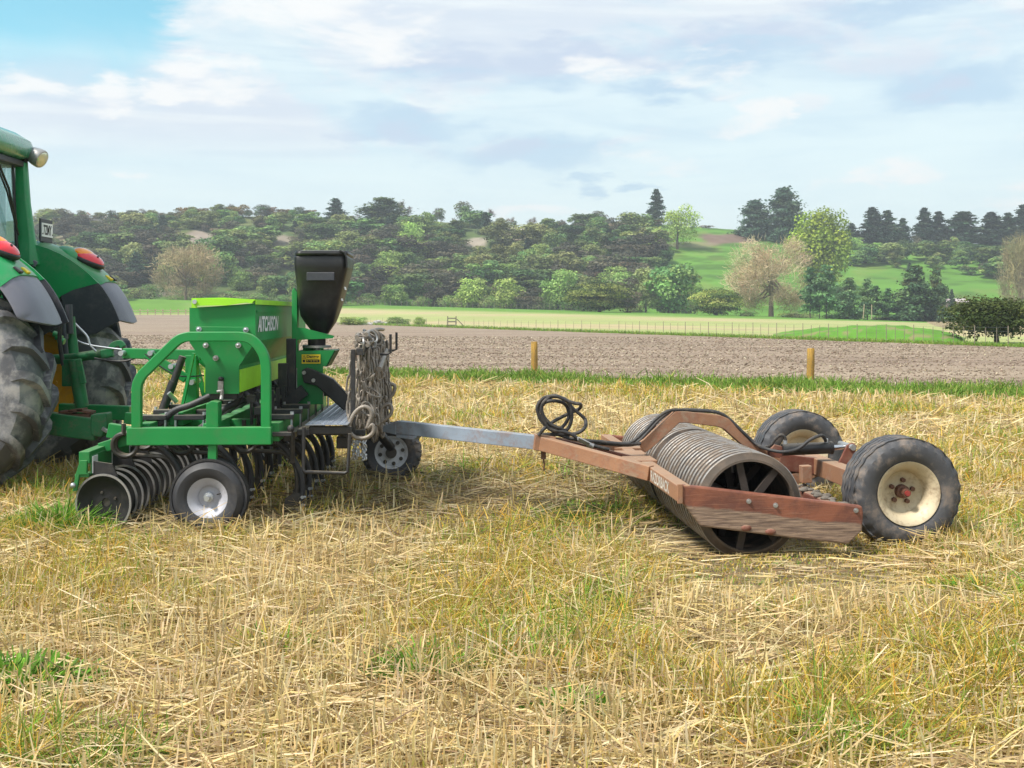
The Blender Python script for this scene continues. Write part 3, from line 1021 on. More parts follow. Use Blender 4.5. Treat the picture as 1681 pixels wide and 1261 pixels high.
# lush fence-line grass strip
n = 52000
x = RNG.uniform(-15, 16, n)
k = RNG.beta(1.6, 1.6, n)
y = (23.4 - 0.53 * x) * (1 - k) + (27.7 - 0.53 * x) * k + RNG.normal(0, 0.25, n)
h = 0.03 + 0.25 * sstep(0.30, 0.75, NZ[1](x * 0.9 + 30, y * 0.9 + 30, 3))
cols = pick(n, [(5, (0.165, 0.285, 0.040)), (4, (0.225, 0.345, 0.055)), (2, (0.115, 0.215, 0.03)), (2.0, (0.36, 0.36, 0.10))])
p0 = RNG.normal(1.15, 0.3, n)
strip = blade_obj('grass_strip', [ribbons(np.stack([x, y, np.zeros(n)], 1), RNG.uniform(0, 6.28, n), p0, p0 - RNG.uniform(0, 0.9, n), h * RNG.uniform(0.6, 1.3, n),
                                           RNG.uniform(0.012, 0.026, n), RNG.uniform(-1.5, 1.5, n), cols)])

# rough grass along the far fence line (seen as a green fringe)
n = 16000
pxs = RNG.uniform(560, 1700, n)
u_ = (pxs - CX) / FPX
e = 104.6 / (1 + 2.385 * u_)
y = e + RNG.uniform(-0.3, 1.6, n) * e / 90
x = u_ * y
p0 = RNG.normal(1.15, 0.3, n)
fringe = blade_obj('fence_grass', [ribbons(np.stack([x, y, field_z(x, y)], 1), RNG.uniform(0, 6.28, n), p0, p0 - RNG.uniform(0, 0.9, n), RNG.uniform(0.12, 0.32, n) * (0.7 + e / 200),
                                            0.03 * e / 70, RNG.uniform(-1.5, 1.5, n), pick(n, GREENB + [(3, (0.30, 0.31, 0.09))]))])

# clods on the tilled soil
n = 30000
k = RNG.random(n) ** 1.5
u_ = RNG.uniform(-0.5, 0.5, n)
y = strip_far(u_) + 0.3 + k * 45
ok = y < edge_near(u_) - 0.5
u_, y = u_[ok], y[ok]
n = len(y)
x = u_ * y
s = RNG.uniform(0.008, 0.028, n) * (y / 28) ** 0.6
oc_ = np.array([(1, 0, 0), (0, 1, 0), (-1, 0, 0), (0, -1, 0), (0, 0, 1), (0, 0, -0.6)], float)
tri = np.array([(0, 1, 4), (1, 2, 4), (2, 3, 4), (3, 0, 4), (1, 0, 5), (2, 1, 5), (3, 2, 5), (0, 3, 5)])
v = oc_[None] * s[:, None, None] * RNG.uniform(0.5, 1.4, (n, 6, 1))
v[:, :, 0] *= RNG.uniform(1, 1.9, (n, 1))
v += np.stack([x, y, field_z(x, y) + 0.05 + s * 0.3], 1)[:, None]
cols = pick(n, [(5, (0.235, 0.175, 0.125)), (3, (0.17, 0.125, 0.088)), (2.5, (0.32, 0.255, 0.185)), (1.0, (0.50, 0.42, 0.31))])
cl = link('soil_clods', np_mesh('soil_clods', v.reshape(-1, 3), (np.arange(n)[:, None, None] * 6 + tri[None]).reshape(-1, 3), np.repeat(cols, 6, 0)), 'clods')
tag(cl, kind='stuff')

# green tufts one can count
def tuft(name, label, x0, y0, r, h, n, table, broad=0.008, cat='grass tuft', group=None):
    rr = r * np.sqrt(RNG.random(n))
    a = RNG.uniform(0, 6.28, n)
    px_, py_ = rr * np.cos(a), rr * np.sin(a) * 0.8
    p0 = RNG.normal(1.15, 0.25, n) - 0.5 * rr / r
    v_, q_, c_ = ribbons(np.stack([px_, py_, np.zeros(n)], 1), a + RNG.normal(0, .6, n), p0, p0 - RNG.uniform(0.2, 1.2, n), h * RNG.uniform(0.5, 1.1, n) * (1 - 0.35 * rr / r),
                         RNG.uniform(0.6, 1.4, n) * broad, RNG.uniform(-1.2, 1.2, n), pick(n, table))
    ob = link(name, np_mesh(name, v_, q_, c_), 'blades')
    ob.location = (x0, y0, 0.01)
    return tag(ob, label, cat, group)


def gpt(px_, py_):
    y_ = FPX * EYE / (py_ - HY)
    return (px_ - CX) / FPX * y_, y_


LUSH = [(4, (0.14, 0.33, 0.035)), (3, (0.22, 0.42, 0.05)), (2, (0.10, 0.22, 0.026))]
for (px_, py_, r, h, n, br, tb, lab) in (
        (105, 874, 0.34, 0.30, 2600, .007, LUSH, 'tall fresh green grass tuft before the front disc of the drill'),
        (35, 1150, 0.26, 0.20, 2600, .018, LUSH, 'broad leafed bright green clover clump at the lower left edge'),
        (690, 1125, 0.20, 0.20, 1500, .011, LUSH, 'bright green tuft in the straw, larger one below the middle of the picture'),
        (940, 1190, 0.17, 0.15, 1300, .014, LUSH, 'low leafy green clump in the straw near the lower edge'),
        (205, 1035, 0.26, 0.17, 1300, .008, LUSH + WEED, 'dull green grass tuft in the straw below the gauge wheel'),
        (960, 850, 0.50, 0.12, 1500, .009, LUSH + GREENB, 'wide dark green weed patch left of the ring roller drum'),
        (1290, 1030, 0.24, 0.17, 1200, .008, LUSH + WEED, 'yellow green tuft in the straw below the roller side plank'),
        (450, 1085, 0.26, 0.18, 1300, .007, LUSH + WEED, 'sparse olive tuft between the clover clump and the middle tuft'),
        (160, 900, 0.3, 0.17, 1100, .008, LUSH + WEED, 'yellowish green tuft close in front of the drill gauge wheel'),
        (1610, 985, 0.3, 0.16, 1100, .008, LUSH + WEED, 'yellow green tuft near the right edge below the road wheel'),
        (820, 1010, 0.24, 0.16, 1000, .008, LUSH + WEED, 'yellow green tuft in the straw below the grey tongue')):
    x_, y_ = gpt(px_, py_)
    tuft('clover_clump' if 'clover' in lab and 'between' not in lab else 'grass_tuft', lab, x_, y_, r, h, n, tb, br, 'grass tuft', 'green tufts in the straw')


# ================================================================== trees
def leaf_cloud(P, N, size, cols, aspect=1.0, flat=0.0, axis=None):
    """quads at P, facing N with scatter"""
    n = len(P)
    N = N + RNG.normal(0, 0.75, (n, 3))
    N /= np.linalg.norm(N, axis=1)[:, None] + 1e-9
    if axis is None:
        A = RNG.normal(0, 1, (n, 3))
    else:
        A = axis + RNG.normal(0, 0.25, (n, 3))
    T = A - N * np.sum(A * N, 1)[:, None]
    T /= np.linalg.norm(T, axis=1)[:, None] + 1e-9
    B = np.cross(N, T)
    s = (np.asarray(size) * RNG.uniform(0.6, 1.4, n))[:, None]
    T, B = T * s * aspect, B * s
    v = np.stack([P - T * .5, P + B * .5, P + T * .5, P - B * .5], 1).reshape(-1, 3)
    q = np.arange(n * 4).reshape(-1, 4)
    return v, q, np.repeat(cols, 4, 0)


def unit(n):
    d = RNG.normal(0, 1, (n, 3))
    return d / np.linalg.norm(d, axis=1)[:, None]


def crown_round(h, w, base, nblob, leaves, size, table, squash=0.8, shell=0.7, up=0.5):
    """clumps of leaves on an uneven dome; returns leaf mesh arrays and the clump centres"""
    V_, Q_, C_, cen, off = [], [], [], [], 0
    for i in range(nblob):
        while True:
            p = RNG.uniform(-1, 1, 3)
            if 0.25 < np.linalg.norm(p) < 1:
                break
        hh = base + (h - base) * (0.5 + 0.42 * p[2])
        c_ = np.array([p[0] * w * .38, p[1] * w * .38, hh])
        r = w * RNG.uniform(0.13, 0.24)
        cen.append((c_, r))
        n = int(leaves / nblob * (r / (w * .185)) ** 2)
        d = unit(n)
        fl_ = (d[:, 2] < 0) & (RNG.random(n) < up)
        d[fl_, 2] *= -1
        rad = r * (shell + (1 - shell) * RNG.random(n)) * RNG.uniform(0.85, 1.12, n)
        P_ = c_ + d * rad[:, None] * np.array([1, 1, squash])
        tone = pick(1, table)[0]
        cols = tone * RNG.uniform(0.7, 1.3, (n, 1))
        v, q, cv = leaf_cloud(P_, d + np.array([0, 0, .55]), size, cols)
        V_.append(v); Q_.append(q + off); C_.append(cv); off += len(v)
    return np.concatenate(V_), np.concatenate(Q_), np.concatenate(C_), cen


def crown_conifer(h, w, base, nbr, leaves, size, table, droop=0.15, power=0.8, rag=0.35, flat_top=0.0):
    V_, Q_, C_, off = [], [], [], 0
    br = []
    for i in range(nbr):
        f = (i + RNG.random()) / nbr
        z0 = base + (h - base) * f
        prof = max((1 - f) ** power, 0.0) * (1 - flat_top) + flat_top * math.sin(math.pi * min(1, 0.15 + f * 0.8))
        L_ = w * .5 * max(prof, 0.05) * RNG.uniform(1 - rag, 1.08)
        a = RNG.uniform(0, 6.28)
        n = max(6, int(leaves / nbr * (0.35 + 1.4 * prof)))
        s = RNG.random(n) ** 0.7
        up = RNG.uniform(-0.1, 0.25)
        P_ = np.stack([np.cos(a) * L_ * s, np.sin(a) * L_ * s, z0 + L_ * (up * s - droop * s * s)], 1)
        P_ += RNG.normal(0, 1, (n, 3)) * np.array([1, 1, 0.5]) * (0.10 * w * .5 + 0.12 * L_) * 0.8
        tone = pick(1, table)[0]
        cols = tone * RNG.uniform(0.65, 1.35, (n, 1))
        v, q, cv = leaf_cloud(P_, np.tile([np.cos(a) * .3, np.sin(a) * .3, 1.0], (n, 1)), size, cols, 1.4, axis=np.tile([np.cos(a), np.sin(a), -droop], (n, 1)))
        V_.append(v); Q_.append(q + off); C_.append(cv); off += len(v)
        br.append((z0, a, L_))
    return np.concatenate(V_), np.concatenate(Q_), np.concatenate(C_), br


def crown_twigs(h, w, base, nblob, twigs, length, width, table, spread=0.42):
    """bare or barely budding crown: sprays of thin upright twigs"""
    cen = []
    V_, Q_, C_, off = [], [], [], 0
    for i in range(nblob):
        p = RNG.uniform(-1, 1, 3)
        p /= max(1, np.linalg.norm(p))
        c_ = np.array([p[0] * w * spread, p[1] * w * spread, base + (h - base) * (0.5 + 0.44 * p[2])])
        r = w * RNG.uniform(0.10, 0.2)
        cen.append((c_, r))
        n = twigs // nblob
        P_ = c_ + unit(n) * (r * RNG.random(n) ** 0.5)[:, None]
        outw = P_ - np.array([0, 0, base + 0.2 * (h - base)])
        yaw = np.arctan2(outw[:, 1], outw[:, 0]) + RNG.normal(0, 1.1, n)
        pit = RNG.normal(0.55, 0.55, n)
        tone = pick(1, table)[0]
        v, q, cv = ribbons(P_, yaw, pit, pit + RNG.normal(0, .4, n), length * RNG.uniform(.5, 1.4, n), np.full(n, width) * RNG.uniform(.6, 1.4, n), RNG.uniform(-1.5, 1.5, n), tone * RNG.uniform(.7, 1.3, (n, 1)))
        V_.append(v); Q_.append(q + off); C_.append(cv); off += len(v)
    return np.concatenate(V_), np.concatenate(Q_), np.concatenate(C_), cen


def trunk_mesh(h, r, cen, nl=7, name='trunk', lean=0.03, straight=False):
    mb = MB()
    top = V3(RNG.normal(0, lean) * h, RNG.normal(0, lean) * h, h)
    pts = [V3(0, 0, -0.4), V3(0, 0, h * .25) + top * 0.0, top * 0.6 + V3(0, 0, 0), top]
    mb.tube(smooth_path(pts, 3), [r * (1.25 - 1.1 * i / 9) for i in range(10)], 7)
    if not straight:
        idx = list(range(len(cen)))
        random.shuffle(idx)
        for i in idx[:nl]:
            c_ = V3(*cen[i][0])
            f = random.uniform(0.35, 0.75)
            a_ = top * f
            mid = a_.lerp(c_, 0.5) + V3(0, 0, -0.06 * h)
            mb.tube([a_, mid, c_], [r * .5, r * .32, r * .10], 5)
    return mb


KIND = {}


def make_kind(key, crown, trunk_h, r, bark='bark', nl=7, straight=False):
    v, q, c, cen = crown
    KIND[key] = (np_mesh('crown', v, q, c), trunk_mesh(trunk_h, r, cen if not straight else [], nl, straight=straight).mesh('trunk'), bark)
    KIND[key][0].materials.append(MATS['leaves'])
    KIND[key][1].materials.append(MATS[bark])


T_DARK = [(w_, tuple(min(.6, c_ * 2.86) for c_ in t_)) for w_, t_ in [(3, (0.030, 0.062, 0.020)), (3, (0.042, 0.080, 0.024)), (2, (0.055, 0.085, 0.028)), (1, (0.024, 0.048, 0.018))]]
T_MID = [(w_, tuple(min(.6, c_ * 2.70) for c_ in t_)) for w_, t_ in [(3, (0.060, 0.112, 0.030)), (3, (0.082, 0.135, 0.036)), (2, (0.048, 0.090, 0.030)), (1, (0.10, 0.145, 0.042))]]
T_OLIVE = [(w_, tuple(min(.6, c_ * 2.51) for c_ in t_)) for w_, t_ in [(3, (0.085, 0.105, 0.035)), (2, (0.105, 0.120, 0.045)), (2, (0.065, 0.085, 0.030))]]
T_BROWN = [(3, (0.135, 0.125, 0.080)), (2, (0.105, 0.105, 0.066)), (1, (0.155, 0.130, 0.080))]
T_LIGHT = [(w_, tuple(min(.6, c_ * 2.02) for c_ in t_)) for w_, t_ in [(3, (0.135, 0.205, 0.050)), (2, (0.165, 0.235, 0.065)), (2, (0.105, 0.165, 0.045))]]
T_LIME = [(3, (0.25, 0.42, 0.050)), (2, (0.32, 0.47, 0.065)), (2, (0.19, 0.34, 0.045))]
T_PINE = [(w_, tuple(min(.6, c_ * 1.84) for c_ in t_)) for w_, t_ in [(3, (0.022, 0.045, 0.028)), (2, (0.032, 0.058, 0.034)), (1, (0.044, 0.066, 0.036))]]
T_CYP = [(w_, tuple(min(.6, c_ * 2.55) for c_ in t_)) for w_, t_ in [(3, (0.040, 0.085, 0.036)), (2, (0.058, 0.110, 0.042)), (2, (0.028, 0.060, 0.030))]]
T_TAN = [(3, (0.68, 0.55, 0.34)), (2, (0.72, 0.62, 0.38)), (2, (0.60, 0.47, 0.30)), (1, (0.55, 0.54, 0.26))]
T_PURI_ = [(w_, tuple(min(.6, c_ * 1.25) for c_ in t_)) for w_, t_ in [(3, (0.045, 0.082, 0.022)), (3, (0.095, 0.130, 0.030)), (2, (0.15, 0.165, 0.045)), (2, (0.030, 0.055, 0.018))]]
T_ORANGE = [(2, (0.25, 0.155, 0.045)), (2, (0.19, 0.145, 0.055)), (1, (0.13, 0.12, 0.045))]

T_PURI = [(2.5, (0.070, 0.14, 0.035)), (3, (0.17, 0.25, 0.055)), (2.5, (0.26, 0.32, 0.085)), (2, (0.030, 0.062, 0.020))]  # pale and dark clump tones imitate sunlit tops and shaded gaps
# unit kinds: 10 m tall unless noted, scaled when placed
make_kind('bush_dark', crown_round(10, 9, 1.5, 22, 2600, 0.55, T_DARK), 6, 0.22)
make_kind('bush_dark2', crown_round(10, 7.5, 1.0, 20, 2400, 0.5, T_DARK + T_MID), 6, 0.2)
make_kind('bush_mid', crown_round(10, 10, -0.3, 30, 2800, 0.55, T_MID), 6, 0.22)
make_kind('bush_mid2', crown_round(10, 8, 1.0, 20, 2400, 0.5, T_MID + T_OLIVE), 6, 0.2)
make_kind('bush_olive', crown_round(10, 9, -0.3, 24, 2400, 0.5, T_OLIVE), 6, 0.2)
make_kind('bush_brown', crown_round(10, 8, -0.3, 24, 2400, 0.42, T_BROWN), 6, 0.2)
make_kind('bush_light', crown_round(10, 10, -0.8, 30, 3600, 0.42, T_LIGHT, 0.95), 5, 0.2)
make_kind('pine', crown_conifer(10, 5.6, 0.8, 60, 3200, 0.34, T_PINE, 0.10, 0.75), 9.6, 0.16, straight=True)
make_kind('pine_wide', crown_conifer(10, 9.5, 0.6, 85, 5200, 0.34, T_PINE + T_DARK, 0.05, 0.6, 0.4), 9.4, 0.22, straight=True)
make_kind('macrocarpa', crown_conifer(10, 7.6, 0.4, 90, 8000, 0.34, T_PINE + [(1, (0.05, 0.085, 0.032))], -0.05, 0.45, 0.4), 9, 0.2, straight=True)
make_kind('ridge_conifer', crown_conifer(10, 5.0, 0.2, 90, 6500, 0.33, T_PINE + [(1, (0.045, 0.075, 0.030))], 0.05, 0.62, 0.38, 0.0), 9, 0.2, straight=True)
make_kind('ridge_round', crown_round(10, 11, 2.2, 18, 2600, 0.42, T_BROWN + T_DARK, 0.8), 7, 0.25)
make_kind('spar_cypress', crown_conifer(10, 6.0, 1.6, 26, 1700, 0.36, T_CYP, 0.05, 0.5, 0.5, 0.2), 9.6, 0.13, straight=True)
make_kind('cypress_full', crown_conifer(10, 8.0, 0.0, 60, 4600, 0.34, T_CYP + [(1, (0.10, 0.13, 0.05))], 0.10, 0.55, 0.45, 0.15), 9, 0.2, straight=True)
make_kind('lime_poplar', crown_round(10, 8.6, 0.8, 75, 17000, 0.28, T_LIME, 1.2, 0.5), 7, 0.22)
make_kind('lime_loose', crown_round(10, 8.4, 0.3, 34, 4200, 0.26, T_LIME + T_LIGHT, 1.0), 8, 0.22, nl=12)
make_kind('bare_willow', crown_twigs(10, 8.6, 0.2, 70, 9500, 0.70, 0.045, T_TAN, 0.42), 7.0, 0.26, 'pale_bark', nl=18)
make_kind('tan_willow', crown_twigs(10, 12.0, 0.4, 46, 7000, 0.9, 0.075, [(3, (0.47, 0.42, 0.22)), (2, (0.42, 0.36, 0.20)), (2, (0.54, 0.48, 0.25))]), 6, 0.25, 'pale_bark', nl=20)
make_kind('bare_small', crown_twigs(10, 9, 2.5, 14, 800, 1.2, 0.11, [(3, (0.15, 0.115, 0.085)), (2, (0.20, 0.135, 0.075))]), 7, 0.28, 'bark', nl=12)
make_kind('orange_bush', crown_round(10, 12, 0.3, 14, 1500, 0.6, T_ORANGE), 5, 0.2)
make_kind('puriri', crown_round(10, 20, -0.8, 105, 17000, 0.40, T_PURI, 0.38, 0.8, 0.92), 5, 0.5, nl=10)
make_kind('fence_tree', crown_round(10, 15.5, 1.3, 60, 12000, 0.36, [(3, (0.055, 0.100, 0.026)), (3, (0.095, 0.150, 0.040)), (1.5, (0.17, 0.215, 0.055))], 0.75, 0.6, 0.7), 6.5, 0.42, nl=14)
make_kind('scrub', crown_round(10, 20, 0.0, 20, 2200, 0.7, T_OLIVE + T_BROWN + T_MID, 0.8), 3, 0.3)


def tree(kind, loc, h, w=None, name='tree', label=None, cat='tree', group=None, whole=True, rz=None):
    """loc = base; h metres. whole: Empty > trunk, crown; otherwise one mesh copy each of crown (far bush trees)"""
    cm, tm, bark = KIND[kind]
    s = h / 10
    if whole:
        o = thing(name, label, cat, loc, RNG.uniform(0, 6.28) if rz is None else rz, group)
        for nm, me in (('trunk', tm), ('crown', cm)):
            c_ = bpy.data.objects.new(nm, me)
            COL.objects.link(c_)
            c_.parent = o
    else:
        o = bpy.data.objects.new(name, cm)
        COL.objects.link(o)
        o.location = loc
        o.rotation_euler = (0, 0, RNG.uniform(0, 6.28) if rz is None else rz)
        tag(o, label, cat, group)
    sx = s if w is None else w
    o.scale = (sx, sx, s)
    return o


def tree_px(kind, px_, base_py, top_py, w_px=None, y=None, **kw):
    """a tree measured in the photo: where its foot meets the land, how tall and wide"""
    if y is None:
        x_, y_, z_ = hit(px_, base_py)
    else:
        y_ = y
        x_ = (px_ - CX) / FPX * y_
        z_ = float(terr(x_, y_))
        base_py = HY - (z_ - EYE) / y_ * FPX
    h = max(1.2, (base_py - top_py) / FPX * y_)
    cm = KIND[kind][0]
    w = None
    if w_px:
        xs = np.array([v.co.x for v in cm.vertices])
        w = (w_px / FPX * y_) / (np.percentile(xs, 99) - np.percentile(xs, 1))
    return tree(kind, (x_, y_, z_ - 0.15), h, w, **kw)


# --- trees one can single out
tree_px('pine', 551, 398, 325, 44, name='pine_tree', label='narrow spiky dark conifer on the skyline just left of the broad dark pine', y=388)
tree_px('pine_wide', 630, 447, 324, 92, name='pine_tree', label='broad dark bushy pine rising above the skyline, above the black hopper', y=372)
tree_px('bare_small', 665, 362, 329, 26, name='bare_tree', label='leafless grey tree peeping out behind the broad dark pine', y=404)
tree_px('ridge_round', 724, 364, 341, 25, name='ridge_tree', label='smaller of the two round dark trees side by side on the open skyline', y=398)
tree_px('ridge_round', 757, 364, 331, 36, name='ridge_tree', label='larger of the two round dark trees side by side on the open skyline', y=398)
tree_px('bare_small', 800, 364, 343, 24, name='bare_tree', label='largest thin leafless tree on the skyline right of the two round trees', y=400)
tree_px('bare_small', 838, 368, 356, 18, name='bare_tree', label='tiny leafless tree on the skyline, middle of three bare ones', y=400)
tree_px('bare_small', 873, 371, 356, 18, name='bare_tree', label='tiny leafless tree on the skyline, rightmost of three bare ones', y=400)
tree_px('bush_mid', 945, 372, 355, 24, name='ridge_tree', label='small rounded green tree on the skyline left of the brown pointed one', y=399)
tree_px('ridge_round', 984, 370, 346, 30, name='ridge_tree', label='pointed dark brown tree on the skyline beside an orange shrub', y=398)
tree_px('orange_bush', 972, 374, 362, 24, name='orange_shrub', label='orange shrub on the skyline left of the pointed brown tree', cat='shrub', y=397)
tree_px('ridge_round', 1039, 374, 351, 24, name='ridge_tree', label='dark round tree on the skyline left of the single tall conifer', y=398)
tree_px('pine', 1077, 372, 310, 35, name='pine_tree', label='single tall conical conifer on the skyline behind the pale green tree', y=399)
tree_px('orange_bush', 1070, 384, 360, 40, name='brown_shrub', label='rusty brown shrub at the foot of the single tall conifer', cat='shrub', y=393)
tree_px('lime_loose', 1112, 410, 331, 66, name='lime_tree', label='airy yellow green tree in front of the single conifer on the ridge')
tree_px('orange_bush', 1158, 382, 370, 22, name='orange_shrub', label='small orange shrub on the bare skyline left of the two big dark conifers', cat='shrub', y=396)
tree_px('macrocarpa', 1240, 402, 329, 56, name='dark_conifer', label='shorter left one of the two big dark conifers standing together on the ridge', y=384)
tree_px('macrocarpa', 1288, 404, 309, 62, name='dark_conifer', label='taller right one of the two big dark conifers standing together on the ridge', y=382)
tree_px('lime_poplar', 1347, 470, 345, 96, name='poplar_tree', label='big bright lime green poplar right of the two dark conifers', y=300)
tree_px('bare_willow', 1266, 527, 386, 118, name='willow_tree', label='tall tan leafless willow with pale trunk at the far edge of the paddock', y=238)
tree_px('tan_willow', 305, 494, 404, 94, name='willow_tree', label='wide pale tan willow at the foot of the bluff left of the drill', y=276)
tree_px('tan_willow', 1678, 500, 388, 56, name='willow_tree', label='tan willow cut off by the right edge of the picture', y=262)
tree_px('puriri', 984, 516, 459, 102, name='broad_tree', label='wide dome shaped tree with yellow green highlights behind the hose coil', y=232)
tree_px('puriri', 1176, 522, 471, 78, name='broad_tree', label='dome shaped dark tree left of the tall leafless tan willow', y=226)
tree_px('fence_tree', 1636, 568, 484, 138, name='round_tree', label='dark green spreading tree by the fence at the right edge', y=57)
tree_px('bush_brown', 1030, 517, 452, 46, name='brown_tree', label='brown twiggy tree directly right of the wide dome shaped tree', y=240)
tree_px('bush_mid', 1106, 503, 434, 76, name='rounded_tree', label='rounded grey green tree between the two dome shaped trees', y=262)
tree_px('bush_olive', 1060, 503, 440, 54, name='rounded_tree', label='olive tree left of the rounded grey green one between the domes', y=266)
tree_px('bush_light', 770, 500, 454, 54, name='willow_bush', label='pale green willow bush right of the chain bundle, leftmost of three at the bluff foot', y=276)
tree_px('bush_light', 838, 502, 455, 56, name='willow_bush', label='pale green willow bush, middle of three at the bluff foot', y=276)
tree_px('bush_light', 916, 503, 440, 66, name='willow_bush', label='largest pale green willow bush, left of the dome shaped tree', y=277)
tree_px('bush_light', 650, 500, 465, 46, name='willow_bush', label='small pale green bush at the bluff foot just right of the black hopper', y=277)
tree_px('bush_brown', 710, 500, 462, 36, name='brown_shrub', label='narrow brown shrub at the bluff foot left of the three pale willow bushes', cat='shrub', y=275)
tree_px('bush_brown', 872, 502, 470, 44, name='brown_shrub', label='low brown shrub between two pale willow bushes', cat='shrub', y=274)
for (px_, b_, t_, w_, lab) in ((1432, 392, 340, 32, 'pointed dark conifer, leftmost of the ridge row at right'), (1457, 394, 345, 28, 'second dark conifer of the ridge row, leaning on the first'),
                               (1482, 396, 358, 20, 'smallest dark conifer of the ridge row, just left of the gap'), (1517, 400, 341, 26, 'narrow conifer just right of the gap in the ridge row'),
                               (1541, 400, 347, 28, 'round topped conifer next to the narrow one in the ridge row'), (1582, 402, 347, 52, 'widest spreading conifer of the ridge row'),
                               (1627, 402, 348, 38, 'dense conifer right of the widest one in the ridge row'), (1655, 402, 349, 28, 'dark conifer second from the right edge in the ridge row'),
                               (1680, 402, 336, 32, 'tallest conifer of the ridge row, cut by the right edge'), (1398, 394, 366, 20, 'tiny dark tree on the ridge between lime poplar and conifer row')):
    tree_px('ridge_conifer', px_, b_ + 4, t_, w_ * 1.3, name='ridge_conifer', label=lab, group='conifers along the right ridge', y=392)
for (px_, b_, t_, w_, k_, lab) in ((1330, 530, 438, 36, 'spar_cypress', 'sparse layered conifer, leftmost of the row below the lime poplar'), (1357, 531, 434, 40, 'spar_cypress', 'tallest sparse layered conifer below the lime poplar'),
                                   (1345, 531, 455, 30, 'spar_cypress', 'thin conifer squeezed between two layered ones below the lime poplar'), (1394, 532, 456, 46, 'cypress_full', 'dense flat layered cypress right of the tall sparse conifer'),
                                   (1424, 520, 456, 30, 'spar_cypress', 'open crowned conifer on a bare stem before the green slope'), (1438, 520, 468, 26, 'spar_cypress', 'short leaning conifer on a bare stem before the green slope'),
                                   (1458, 528, 472, 28, 'spar_cypress', 'small sparse conifer left of the big cypress clump'), (1503, 536, 437, 74, 'cypress_full', 'big tiered light green cypress near the low shed'),
                                   (1538, 536, 440, 44, 'cypress_full', 'dark cypress at the right side of the big tiered one'), (1485, 537, 486, 50, 'cypress_full', 'low spreading cypress at the foot of the big tiered one'),
                                   (1562, 500, 474, 16, 'pine', 'tiny young conifer above the low shed')):
    tree_px(k_, px_, b_, t_, w_, name='cypress_tree', label=lab, group='conifers at the paddock edge', y=218 if b_ > 505 else 262)

# --- bush crowding the bluff (far, a few pixels each: crowns only)
RNG = np.random.default_rng(2024)
LBL = {'bush_dark': 'dark green tree crown among the dense bush on the bluff', 'bush_mid': 'mid green tree crown among the dense bush on the bluff',
       'bush_olive': 'olive tree crown among the dense bush on the bluff', 'bush_brown': 'brown twiggy tree crown among the dense bush on the bluff',
       'bush_light': 'pale fresh green tree crown among the dense bush on the bluff', 'pine': 'dark pointed conifer among the dense bush on the bluff'}
nb_ = 0


def cliff(px_, py_):
    for (cx, cy, sx, sy) in ((330, 392, 26, 12), (465, 398, 13, 11), (785, 397, 24, 12), (838, 385, 34, 9), (590, 405, 8, 8)):
        if ((px_ - cx) / sx) ** 2 + ((py_ - cy) / sy) ** 2 < 1:
            return True
    return False


spots = []
for r_, pyb in enumerate(np.linspace(382, 494, 10)):
    for pxb in np.arange(60 + (r_ % 2) * 16, 1135, 36):
        spots.append((pxb + RNG.normal(0, 9), pyb + RNG.normal(0, 5), 1.0))
for r_, (pyo, hs_) in enumerate(((10, .5), (20, .55))):
    for pxb in np.arange(62 + r_ * 11, 560 if r_ == 0 else 1050, 23):
        spots.append((pxb + RNG.normal(0, 6), float(np.interp(pxb, SKY_PX, SKY_PY)) + pyo + RNG.normal(0, 2) + (6 if pxb > 560 else 0), hs_ if pxb < 560 else .36))
for r_, pyb in enumerate((412, 424, 436)):
    for pxb in np.arange(1385 + r_ * 8, 1700, 24):
        spots.append((pxb + RNG.normal(0, 5), pyb + RNG.normal(0, 3) + (pxb - 1400) * 0.06, 0.72))
for (a, b_) in ((1090, 500), (1130, 500), (1060, 452), (1085, 440), (1095, 462), (1110, 474), (1125, 488)):
    spots.append((a, b_, 0.8))
for (pxb, pyb, sc) in spots:
    if pxb > 1000 and pxb < 1140 and pyb < 380 + (1140 - pxb) * 0.0:
        continue
    right_lim = 1075 + (pyb - 390) * 0.62 if pyb < 500 else 1140
    if 1000 < pxb < 1380 and pxb > right_lim:
        continue
    if 200 < pxb < 420 and pyb > 470 and RNG.random() < 0.75:
        continue
    hpx = RNG.uniform(22, 54) * sc * (1.0 if sc < .6 else 0.7 if pyb < 400 else 0.85 if pyb < 420 else 1.0)
    if cliff(pxb, pyb - hpx * .3) and RNG.random() < 1.1:
        continue
    if cliff(pxb, pyb - hpx * .75) or cliff(pxb, pyb):
        continue
    low = pyb > 455
    w_ = [3.2, 2.2, 1.2 if not low else 1.8, 1.7, 0.25 if not low else 1.6, 0.6 if not low else 0.1]
    if 880 < pxb < 1060 and pyb > 430:
        w_ = [1.2, 1, 1.5, 3.2, 0.3, 0]
    if pxb < 260:
        w_ = [2.6, 1.0, 1.2, 3.4, 0.15, 0.5]
    k_ = ['bush_dark', 'bush_mid', 'bush_olive', 'bush_brown', 'bush_light', 'pine'][RNG.choice(6, p=np.array(w_) / sum(w_))]
    kk = k_ + '2' if k_ + '2' in KIND and RNG.random() < .5 else k_
    tree_px(kk, pxb, pyb, pyb - hpx, hpx * RNG.uniform(0.75, 1.75) if k_ != 'pine' else hpx * .7, name='bush_tree' if k_ != 'pine' else 'bush_conifer',
            label=LBL[k_] if pxb < 1150 else LBL[k_].replace('on the bluff', 'below the right ridge'), group=('%s on the %s' % (k_.replace('_', ' '), 'bluff' if pxb < 1150 else 'right slope')), whole=False)
    nb_ += 1
